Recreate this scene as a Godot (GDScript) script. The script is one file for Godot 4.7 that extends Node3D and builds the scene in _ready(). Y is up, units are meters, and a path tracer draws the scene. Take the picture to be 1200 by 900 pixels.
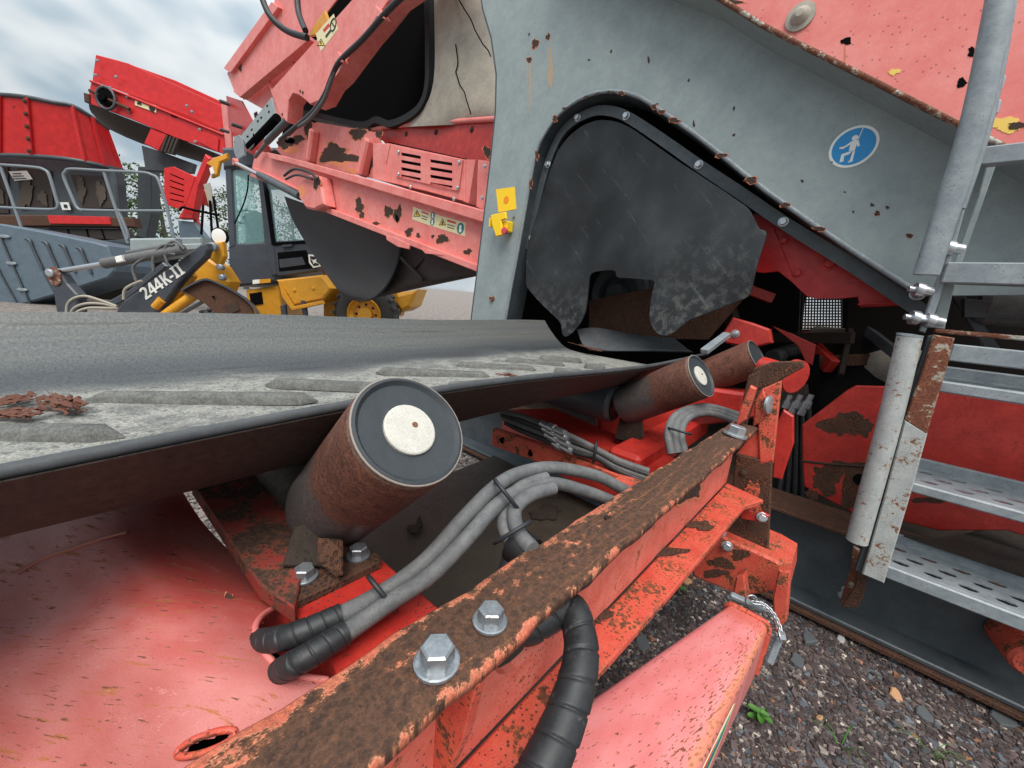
extends Node3D
# World axes: +X runs into the machine along the side conveyor, +Y is up, -Z runs along the machine. Metres.
const H := 1.05                                  # lens height above the gravel
var cc: Vector3                                  # camera axes (right, down, forward) of world X, up and -Z
var uu: Vector3
var mm: Vector3
var M := {}
var used := {}
var rng := RandomNumberGenerator.new()

# ---------------------------------------------------------------- survey helpers: sight lines cut with real planes
func survey():
	uu = Vector3(.0896, -1, -.2295).normalized()
	cc = Vector3(405, -67, 450); cc = (cc - uu * cc.dot(uu)).normalized()
	mm = uu.cross(cc)
	if mm.z < 0: mm = -mm
func ray(u, v):
	var d = Vector3(u - 600.0, v - 450.0, 450.0) / 450.0
	return Vector3(cc.dot(d), uu.dot(d), -mm.dot(d))
func eye(): return Vector3(0, H, 0)
func at(u, v, depth): return eye() + ray(u, v) * depth
func pixel(p):                                   # where a world point falls in the survey frame
	var q = p - eye()
	var d = cc * q.x + uu * q.y - mm * q.z
	return Vector2(600 + 450 * d.x / d.z, 450 + 450 * d.y / d.z)
var last_grid := []
func on_grid(l):                                 # points of the last sheet nearest to survey positions
	var o = []
	for i in range(0, l.size(), 2):
		var best = null; var bd = 1e9
		for col in last_grid:
			for p in col:
				var d = pixel(p).distance_squared_to(Vector2(l[i], l[i + 1]))
				if d < bd: bd = d; best = p
		o.append(eye() + ray(l[i], l[i + 1]) * ((best - eye()).length() / ray(l[i], l[i + 1]).length()))
	return o
func PX(x): return Plane(Vector3(1, 0, 0), x)
func PY(y): return Plane(Vector3(0, 1, 0), y)
func PZ(z): return Plane(Vector3(0, 0, 1), z)
func onp(u, v, pl):
	var r = ray(u, v)
	return eye() + r * ((pl.d - pl.normal.dot(eye())) / pl.normal.dot(r))
func outline(l, pl):
	var o = []
	for i in range(0, l.size(), 2): o.append(onp(l[i], l[i + 1], pl))
	return o
func path(l):                                    # u, v, depth triples
	var o = []
	for i in range(0, l.size(), 3): o.append(at(l[i], l[i + 1], l[i + 2]))
	return o
func away(pl):                                   # the plane's normal, pointing away from the lens
	return pl.normal if pl.normal.dot(eye()) < pl.d else -pl.normal

# ---------------------------------------------------------------- scene tree helpers
func numbered(called, parent):
	var key = str(parent.get_instance_id()) + called
	var n = used.get(key, 0); used[key] = n + 1
	return called if n == 0 else "%s_%03d" % [called, n]
func gpos(n):
	var p = Vector3.ZERO
	while n != self and n is Node3D:
		p += n.position; n = n.get_parent()
	return p
func thing(called, label, category, pos = Vector3.ZERO, group = ""):
	var o = Node3D.new(); o.name = numbered(called, self); add_child(o); o.position = pos
	return tag(o, label, category, group)
func tag(o, label, category, group = ""):
	o.set_meta("label", label); o.set_meta("category", category)
	if group: o.set_meta("group", group)
	return o
func kind(o, k): o.set_meta("kind", k); return o
func S():
	var st = SurfaceTool.new(); st.begin(Mesh.PRIMITIVE_TRIANGLES); st.set_smooth_group(-1); return st
func obj(called, st, mat, parent = self, normals = true):
	if normals: st.generate_normals()
	var a = st.commit_to_arrays()
	var vs = a[Mesh.ARRAY_VERTEX]
	var lo = vs[0]; var hi = vs[0]
	for v in vs: lo = lo.min(v); hi = hi.max(v)
	var c = (lo + hi) * .5
	for i in vs.size(): vs[i] -= c
	a[Mesh.ARRAY_VERTEX] = vs
	var me = ArrayMesh.new(); me.add_surface_from_arrays(Mesh.PRIMITIVE_TRIANGLES, a)
	return put(called, me, mat, Transform3D(Basis(), c), parent)
func put(called, me, mat, t, parent = self):     # a shared mesh at a place given in the world
	var o = MeshInstance3D.new(); o.name = numbered(called, parent); o.mesh = me
	o.material_override = M[mat] if mat is String else mat
	parent.add_child(o); o.transform = Transform3D(t.basis, t.origin - gpos(parent))
	return o

# ---------------------------------------------------------------- shape helpers
func tri(st, a, b, c, out, ua = Vector2.ZERO, ub = Vector2.ZERO, uc = Vector2.ZERO):
	if (a - c).cross(a - b).dot(out) < 0:
		var t = b; b = c; c = t; t = ub; ub = uc; uc = t
	st.set_uv(ua); st.add_vertex(a); st.set_uv(ub); st.add_vertex(b); st.set_uv(uc); st.add_vertex(c)
func quad(st, a, b, c, d, out, ua = Vector2.ZERO, ub = Vector2.ZERO, uc = Vector2.ZERO, ud = Vector2.ZERO):
	tri(st, a, b, c, out, ua, ub, uc); tri(st, a, c, d, out, ua, uc, ud)
func frame_of(pts):
	var n = Vector3.ZERO
	for i in pts.size(): n += pts[i].cross(pts[(i + 1) % pts.size()])
	n = n.normalized()
	var x = (pts[1] - pts[0]).normalized()
	return Basis(x, n.cross(x), n)
func pierced(poly, holes):                       # an outline with holes as simple pieces: cut through every hole, then clipped by it
	var pieces = [poly]
	var cuts = []
	for h in holes:
		var c = 0.0
		for p in h: c += p.x / h.size()
		var known = false
		for q in cuts: known = known or absf(q - c) < 1e-4
		if not known: cuts.append(c)
	for x in cuts:
		var next = []
		for p in pieces:
			next += Geometry2D.intersect_polygons(p, PackedVector2Array([Vector2(-99, -99), Vector2(x, -99), Vector2(x, 99), Vector2(-99, 99)]))
			next += Geometry2D.intersect_polygons(p, PackedVector2Array([Vector2(x, -99), Vector2(99, -99), Vector2(99, 99), Vector2(x, 99)]))
		pieces = next
	for h in holes:
		var next = []
		for p in pieces: next += Geometry2D.clip_polygons(p, h)
		pieces = next
	return pieces
func plate(st, pts, back, bev = .002, holes = []):   # flat plate: front outline, depth vector away from the viewer
	var n = pts.size()
	var b = frame_of(pts)
	var bd = back.normalized()
	var out = -bd
	var cl = [] ; var o = pts[0]
	for p in pts: cl.append(Vector2(b.x.dot(p - o), b.y.dot(p - o)))
	var poly = PackedVector2Array(cl)
	var cw = Geometry2D.is_polygon_clockwise(poly)
	var ins = PackedVector2Array()
	for i in n:
		var e0 = (poly[i] - poly[(i + n - 1) % n]).normalized(); var e1 = (poly[(i + 1) % n] - poly[i]).normalized()
		var n0 = Vector2(-e0.y, e0.x); var n1 = Vector2(-e1.y, e1.x)
		var bi = (n0 + n1); bi = bi / maxf(.35, bi.length_squared() * .5) if bi.length() > .01 else n0
		ins.append(poly[i] + bi * bev * (-1.0 if cw else 1.0))
	var up3 = func(q, d): return o + b.x * q.x + b.y * q.y + bd * d
	var hs = []
	for h in holes:
		var q = PackedVector2Array()
		for p in h: q.append(Vector2(b.x.dot(p - o), b.y.dot(p - o)))
		hs.append(q)
	for face in (pierced(ins, hs) if hs.size() else [ins]):
		var ix = Geometry2D.triangulate_polygon(face)
		if ix.size() == 0 and hs.size() == 0: print("no triangulation ", pts.size(), " ", pts[0])
		for k in range(0, ix.size(), 3):
			tri(st, up3.call(face[ix[k]], 0), up3.call(face[ix[k + 1]], 0), up3.call(face[ix[k + 2]], 0), out)
			tri(st, up3.call(face[ix[k]], back.length()), up3.call(face[ix[k + 1]], back.length()), up3.call(face[ix[k + 2]], back.length()), -out)
	for i in n:
		var j = (i + 1) % n
		var e = poly[j] - poly[i]
		var no = (b.x * e.y - b.y * e.x) * (-1.0 if cw else 1.0)
		quad(st, up3.call(ins[i], 0), up3.call(ins[j], 0), up3.call(poly[j], bev), up3.call(poly[i], bev), no + out * .3 * e.length())
		quad(st, up3.call(poly[i], bev), up3.call(poly[j], bev), up3.call(poly[j], back.length()), up3.call(poly[i], back.length()), no)
	for h in hs:
		for i in h.size():
			var j = (i + 1) % h.size()
			quad(st, up3.call(h[i], 0), up3.call(h[j], 0), up3.call(h[j], back.length()), up3.call(h[i], back.length()), Vector3.UP)
func px_plate(called, l, pl, thick, mat, parent, bev = .002, holes = []):
	var st = S()
	var hp = []
	for h in holes: hp.append(outline(h, pl))
	plate(st, outline(l, pl), away(pl) * thick, bev, hp)
	return obj(called, st, mat, parent)
func catmull(p, sub):
	if sub <= 1 or p.size() < 3: return p
	var o = []
	for i in p.size() - 1:
		var a = p[maxi(i - 1, 0)]; var b = p[i]; var c = p[i + 1]; var d = p[mini(i + 2, p.size() - 1)]
		for k in sub:
			var t = float(k) / sub
			o.append(.5 * ((2 * b) + (c - a) * t + (2 * a - 5 * b + 4 * c - d) * t * t + (3 * b - a - 3 * c + d) * t * t * t))
	o.append(p[-1]); return o
func tube(st, pts, r, sides = 10, sub = 5, spiral = 0.0, closed = false, r1 = -1.0, flat = 1.0):
	pts = catmull(pts, sub)
	if spiral > 0:                               # even spacing for the wrap's lay
		var dense = [pts[0]]; var step = spiral / 14.0
		for i in pts.size() - 1:
			var k = maxi(1, int(ceil(pts[i].distance_to(pts[i + 1]) / step)))
			for j in k: dense.append(pts[i].lerp(pts[i + 1], float(j + 1) / k))
		pts = dense
	st.set_smooth_group(1)
	var n = pts.size(); var rings = []; var nor = Vector3.ZERO; var length = 0.0
	for i in n:
		var a = pts[(i + n - 1) % n] if closed else pts[maxi(i - 1, 0)]
		var b = pts[(i + 1) % n] if closed else pts[mini(i + 1, n - 1)]
		var t = (b - a).normalized()
		if nor == Vector3.ZERO: nor = t.cross(Vector3.UP if absf(t.y) < .9 else Vector3.RIGHT)
		nor = (nor - t * nor.dot(t)).normalized()
		var bi = t.cross(nor)
		if i: length += pts[i].distance_to(pts[i - 1])
		var rr = r if r1 < 0 else lerpf(r, r1, float(i) / (n - 1))
		var ring = []
		for k in sides:
			var an = TAU * k / sides; var q = rr
			if spiral > 0:
				var f = fposmod(length / spiral - float(k) / sides, 1.0)
				q *= 1.0 - .12 * smoothstep(.085, .0, minf(f, 1 - f)) + .022 * f
			ring.append(pts[i] + (nor * cos(an) + bi * sin(an) * flat) * q)
		rings.append(ring)
	for i in (n if closed else n - 1):
		var j = (i + 1) % n
		for k in sides:
			var k2 = (k + 1) % sides
			var mid = rings[i][k] - pts[i] + rings[i][k2] - pts[i]
			quad(st, rings[i][k], rings[i][k2], rings[j][k2], rings[j][k], mid)
	if not closed:
		st.set_smooth_group(-1)
		for e in [0, n - 1]:
			var dir = (pts[0] - pts[1]) if e == 0 else (pts[n - 1] - pts[n - 2])
			for k in sides: tri(st, pts[e], rings[e][k], rings[e][(k + 1) % sides], dir)
	st.set_smooth_group(-1)
func lathe(st, a, axis, prof, sides = 24, smooth = false):   # prof: Vector2(distance along the axis, radius)
	axis = axis.normalized()
	var x = axis.cross(Vector3.UP if absf(axis.y) < .9 else Vector3.RIGHT).normalized(); var y = axis.cross(x)
	for i in prof.size() - 1:
		st.set_smooth_group(1 if smooth else 10 + i)
		var p = prof[i]; var q = prof[i + 1]
		for k in sides:
			var d0 = x * cos(TAU * k / sides) + y * sin(TAU * k / sides); var d1 = x * cos(TAU * (k + 1) / sides) + y * sin(TAU * (k + 1) / sides)
			var slope = (q - p).normalized()
			var o = (d0 + d1).normalized() * slope.x - axis * slope.y
			var A = a + axis * p.x + d0 * p.y; var B = a + axis * p.x + d1 * p.y
			var C = a + axis * q.x + d1 * q.y; var D = a + axis * q.x + d0 * q.y
			if p.y > 1e-6: tri(st, A, B, C, o)
			if q.y > 1e-6: tri(st, A, C, D, o)
	st.set_smooth_group(-1)
func V2(l):
	var o = []
	for i in range(0, l.size(), 2): o.append(Vector2(l[i], l[i + 1]))
	return o
func hull(st, c, bas, s, bev = .003):            # box with chamfered edges; bas holds unit axes, s the full size
	var h = s * .5; bev = minf(bev, minf(h.x, minf(h.y, h.z)) * .8)
	var P = func(x, y, z): return c + bas.x * x + bas.y * y + bas.z * z
	for ax in 3:
		for sg in [-1.0, 1.0]:
			var o = [0.0, 0.0, 0.0]; var b1 = (ax + 1) % 3; var b2 = (ax + 2) % 3
			var q = []
			for cr in [[-1, -1], [1, -1], [1, 1], [-1, 1]]:
				o[ax] = sg * h[ax]; o[b1] = cr[0] * (h[b1] - bev); o[b2] = cr[1] * (h[b2] - bev)
				q.append(P.call(o[0], o[1], o[2]))
			quad(st, q[0], q[1], q[2], q[3], bas[ax] * sg)
		var b = (ax + 1) % 3; var d = (ax + 2) % 3
		for s1 in [-1.0, 1.0]:
			for s2 in [-1.0, 1.0]:
				var q = []
				for e in [[-1, 0], [1, 0], [1, 1], [-1, 1]]:
					var o = [0.0, 0.0, 0.0]; o[ax] = e[0] * (h[ax] - bev)
					o[b] = s1 * (h[b] - (bev if e[1] else 0.0)); o[d] = s2 * (h[d] - (0.0 if e[1] else bev))
					q.append(P.call(o[0], o[1], o[2]))
				quad(st, q[0], q[1], q[2], q[3], bas[b] * s1 + bas[d] * s2)
	for sx in [-1.0, 1.0]:
		for sy in [-1.0, 1.0]:
			for sz in [-1.0, 1.0]:
				tri(st, P.call(sx * h.x, sy * (h.y - bev), sz * (h.z - bev)), P.call(sx * (h.x - bev), sy * h.y, sz * (h.z - bev)), P.call(sx * (h.x - bev), sy * (h.y - bev), sz * h.z), bas.x * sx + bas.y * sy + bas.z * sz)
func box(called, c, s, mat, parent, bev = .003, bas = Basis()):
	var st = S(); hull(st, c, bas, s, bev); return obj(called, st, mat, parent)
func bar(st, a, b, w, h, upv = Vector3.UP, bev = .003):     # a rectangular bar from a to b
	var z = (b - a).normalized(); var x = upv.cross(z).normalized()
	hull(st, (a + b) * .5, Basis(x, z.cross(x), z), Vector3(w, h, a.distance_to(b)), bev)
func sheet(st, rows, sub, th, colour = null, skip = null, sm = true):   # smooth curved sheet through rows of points, th its thickness vector
	var fine = []
	for r in rows: fine.append(catmull(r, sub))
	var g = []
	for k in fine[0].size():
		var col = []
		for r in fine: col.append(r[k])
		g.append(catmull(col, sub))              # g[column][row]
	last_grid = g
	var nu = g.size(); var nv = g[0].size()
	var tint = func(i, j): if colour: st.set_color(colour.call(float(i) / (nu - 1), float(j) / (nv - 1), g[i][j]))
	for side in 2:
		st.set_smooth_group(1 + side if sm else -1)
		var off = th * side
		for i in nu - 1:
			for j in nv - 1:
				if skip and skip.call((g[i][j] + g[i + 1][j + 1]) * .5): continue
				var ids = [[i, j], [i + 1, j], [i + 1, j + 1], [i, j], [i + 1, j + 1], [i, j + 1]]
				var A = g[i][j]; var B = g[i + 1][j]; var C = g[i + 1][j + 1]
				var flip = (A - C).cross(A - B).dot(-th if side == 0 else th) < 0
				if flip: ids = [ids[0], ids[2], ids[1], ids[3], ids[5], ids[4]]
				for q in ids:
					tint.call(q[0], q[1]); st.set_uv(Vector2(float(q[0]) / (nu - 1), float(q[1]) / (nv - 1))); st.add_vertex(g[q[0]][q[1]] + off)
	st.set_smooth_group(-1)
	for i in nu - 1:
		for j in [0, nv - 1]:
			tint.call(i, j)
			quad(st, g[i][j], g[i + 1][j], g[i + 1][j] + th, g[i][j] + th, g[i][j] - g[i][nv / 2], Vector2(float(i) / (nu - 1), j / (nv - 1)), Vector2(float(i) / (nu - 1), j / (nv - 1)), Vector2(float(i) / (nu - 1), j / (nv - 1)), Vector2(float(i) / (nu - 1), j / (nv - 1)))
	for j in nv - 1:
		for i in [0, nu - 1]:
			tint.call(i, j)
			quad(st, g[i][j], g[i][j + 1], g[i][j + 1] + th, g[i][j] + th, g[i][j] - g[nu / 2][j])
func disc_pts(c, x, y, n = 16, a0 = 0.0):
	var o = []
	for k in n: o.append(c + x * cos(a0 + TAU * k / n) + y * sin(a0 + TAU * k / n))
	return o
func bolt(parent, p, nrm, af, mat = "steel", called = "bolt", washer = 1.0):   # hex head with chamfered crown on a washer
	var key = "bolt%.1f%s%.1f" % [af * 1000, mat, washer]
	if not used.has(key):
		var st = S(); var r = af / 1.732
		var w = washer * af * .12
		if washer > 0: lathe(st, Vector3.ZERO, Vector3.UP, V2([0, 0, 0, af * .78, w * .8, af * .78, w, af * .72, w, 0]), 20)
		var h = w + af * .58
		for k in 6:
			var d0 = Vector3(cos(TAU * k / 6), 0, sin(TAU * k / 6)); var d1 = Vector3(cos(TAU * (k + 1) / 6), 0, sin(TAU * (k + 1) / 6))
			quad(st, d0 * r + Vector3.UP * w, d1 * r + Vector3.UP * w, d1 * r + Vector3.UP * (h - af * .06), d0 * r + Vector3.UP * (h - af * .06), d0 + d1)
			quad(st, d0 * r + Vector3.UP * (h - af * .06), d1 * r + Vector3.UP * (h - af * .06), d1 * r * .86 + Vector3.UP * h, d0 * r * .86 + Vector3.UP * h, d0 + d1 + Vector3.UP)
			tri(st, Vector3.UP * h, d0 * r * .86 + Vector3.UP * h, d1 * r * .86 + Vector3.UP * h, Vector3.UP)
		st.generate_normals(); used[key] = st.commit()
	var y = nrm.normalized(); var x = y.cross(Vector3(.31, .2, .9)).normalized()
	return put(called, used[key], mat, Transform3D(Basis(x, y, x.cross(y)), p - y * .0005), parent)
func rivet(parent, p, nrm, r, mat, called = "bolt"):         # low domed button head
	var key = "rivet%.1f" % (r * 1000)
	if not used.has(key):
		var st = S(); lathe(st, Vector3.ZERO, Vector3.UP, V2([-.001, 0, -.001, r * 1.35, r * .25, r * 1.3, r * .25, r, r * .7, r * .75, r * .8, r * .3, r * .8, 0]), 12); st.generate_normals(); used[key] = st.commit()
	var y = nrm.normalized(); var x = y.cross(Vector3(.31, .2, .9)).normalized()
	return put(called, used[key], mat, Transform3D(Basis(x, y, x.cross(y)), p), parent)
func blotch(parent, u, v, ru, rv, pl, mat, seed_, lift = .0012, called = "rust_patch"):   # ragged flake where the paint is gone
	var r = RandomNumberGenerator.new(); r.seed = seed_
	var l = []
	var n = 40
	var ph = [r.randf() * TAU, r.randf() * TAU, r.randf() * TAU, r.randf() * TAU]
	for k in n:
		var a = TAU * k / n
		var q = .85 + .16 * sin(2 * a + ph[0]) + .13 * sin(3 * a + ph[1]) + .09 * sin(5 * a + ph[2]) + .07 * sin(9 * a + ph[3]) + r.randf_range(-.07, .07)
		l.append(u + ru * cos(a) * q); l.append(v + rv * sin(a) * q)
	var o = away(pl)
	var st = S()
	if mat == "chip_dark" and called == "rust_patch" and ru * rv > 8:       # bare primer and rust bleeding round the flake
		var hl = []
		for k in n:
			var g = 1.16 + .10 * sin(4 * TAU * k / n + ph[2]) + r.randf_range(-.05, .05)
			hl.append(u + (l[2 * k] - u) * g); hl.append(v + (l[2 * k + 1] - v) * g + rv * .06)
		var hs = S()
		plate(hs, outline(hl, Plane(pl.normal, pl.d - lift * .45 * (1.0 if o.dot(pl.normal) > 0 else -1.0))), o * (lift * .45 + .0006), .0002)
		obj("rust_stain", hs, "halo", parent)
	plate(st, outline(l, Plane(pl.normal, pl.d - lift * (1.0 if o.dot(pl.normal) > 0 else -1.0))), o * (lift + .0006), .0003)
	return obj(called, st, mat, parent)

# ---------------------------------------------------------------- surfaces
var N := []
const T := 1024
func noise_bytes(i):
	var f = FastNoiseLite.new(); f.seed = 11 + i * 7
	f.noise_type = FastNoiseLite.TYPE_SIMPLEX_SMOOTH; f.fractal_type = FastNoiseLite.FRACTAL_FBM; f.fractal_octaves = 5
	match i:
		0: f.frequency = .005
		1: f.frequency = .022; f.fractal_gain = .6
		2: f.noise_type = FastNoiseLite.TYPE_CELLULAR; f.fractal_type = FastNoiseLite.FRACTAL_NONE; f.frequency = .05; f.cellular_return_type = FastNoiseLite.RETURN_DISTANCE
		3: f.frequency = .2; f.fractal_octaves = 2
		4: f.noise_type = FastNoiseLite.TYPE_CELLULAR; f.fractal_type = FastNoiseLite.FRACTAL_NONE; f.frequency = .018; f.cellular_return_type = FastNoiseLite.RETURN_DISTANCE; f.domain_warp_enabled = true; f.domain_warp_amplitude = 30
	var w = T
	var im = f.get_seamless_image(w, T)
	im.convert(Image.FORMAT_L8)
	return im.get_data()
# s: two paint tones, paint grain, rust tones, chip level (0 none), edge stain, specks level, streak, roughness of paint and rust, bump of chips and grain
func surface_bytes(s):
	var n = s.size; var k = T / n
	var col = PackedByteArray(); col.resize(n * n * 3); var aux = PackedByteArray(); aux.resize(n * n * 3)
	var a: Color = s.a; var b: Color = s.b; var r: Color = s.get("r", Color(.2, .1, .06)); var q: Color = s.get("q", Color(.35, .17, .08)); var e: Color = s.get("e", q)
	var chip: float = s.get("chip", 0.0); var edge: float = s.get("edge", .06); var speck: float = s.get("speck", 0.0); var grain: float = s.get("grain", .1)
	var ro: float = s.get("ro", .5); var rr: float = s.get("rr", .9); var o: int = s.get("o", 0); var st: float = s.get("streak", 0.0); var cw: float = s.get("cells", .0); var gb: float = s.get("gb", .15)
	var n0: PackedByteArray = N[0]; var n1: PackedByteArray = N[1]; var n2: PackedByteArray = N[2]; var n3: PackedByteArray = N[3]; var n4: PackedByteArray = N[4]
	var i := 0
	for y in n:
		for x in n:
			var X: int = (x * k + o) & 1023; var Y: int = (y * k + o * 3) & 1023
			var p: int = Y * 1024 + X
			var l: float = n0[p] / 255.0; var m: float = n1[p] / 255.0; var g: float = n3[p] / 255.0 - .5
			var z: float = n1[((Y * 37) & 1023) * 1024 + ((X >> 2) & 1023)] / 255.0 if st > 0 else .5
			var t: float = l * .55 + m * .45 + (z - .5) * st
			t = clampf((t - .5) * 1.8 + .5, 0, 1)
			var c := a.lerp(b, t)
			var h: float = .5 + g * gb
			var rough: float = ro + (m - .5) * .15
			var l2: float = n0[((Y + 411) & 1023) * 1024 + ((X + 233) & 1023)] / 255.0
			var cell: float = n4[p] / 255.0
			var cv: float = l2 * .5 + m * .35 + g * .18 + (.5 - cell) * cw + .075
			var d: float = cv - (1.0 - chip)
			if chip > 0 and d > -edge:
				if d > 0:
					var rt: float = clampf(n1[((Y + 97) & 1023) * 1024 + ((X + 511) & 1023)] / 255.0 * 1.3 - .15 + g * .5, 0, 1)
					var fa: float = smoothstep(.0, .03, d); c = c.lerp(e, .75).lerp(r.lerp(q, rt), fa); h = lerpf(h, .25 + g * .5 + (n2[p] / 255.0 - .5) * .25, fa); rough = rr
				else:
					var f: float = 1.0 + d / edge
					c = c.lerp(e, f * f * .75); rough = lerpf(rough, rr, f * .5)
			if speck > 0:
				var sp: float = n2[((Y + 300) & 1023) * 1024 + ((X + 150) & 1023)] / 255.0
				if sp < speck * (l2 * 1.6 - .1):
					c = c.lerp(r, .8); h -= .25; rough = rr
			var v: float = 1.0 + g * grain
			col[i] = int(clampf(c.r * v, 0, 1) * 255); col[i + 1] = int(clampf(c.g * v, 0, 1) * 255); col[i + 2] = int(clampf(c.b * v, 0, 1) * 255)
			aux[i] = int(clampf(h, 0, 1) * 255); aux[i + 1] = int(clampf(rough, 0, 1) * 255); aux[i + 2] = 0
			i += 3
	return [col, aux]
var specs := {}
var made := []
func C(r, g, b): return Color(r / 255.0, g / 255.0, b / 255.0)
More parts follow.
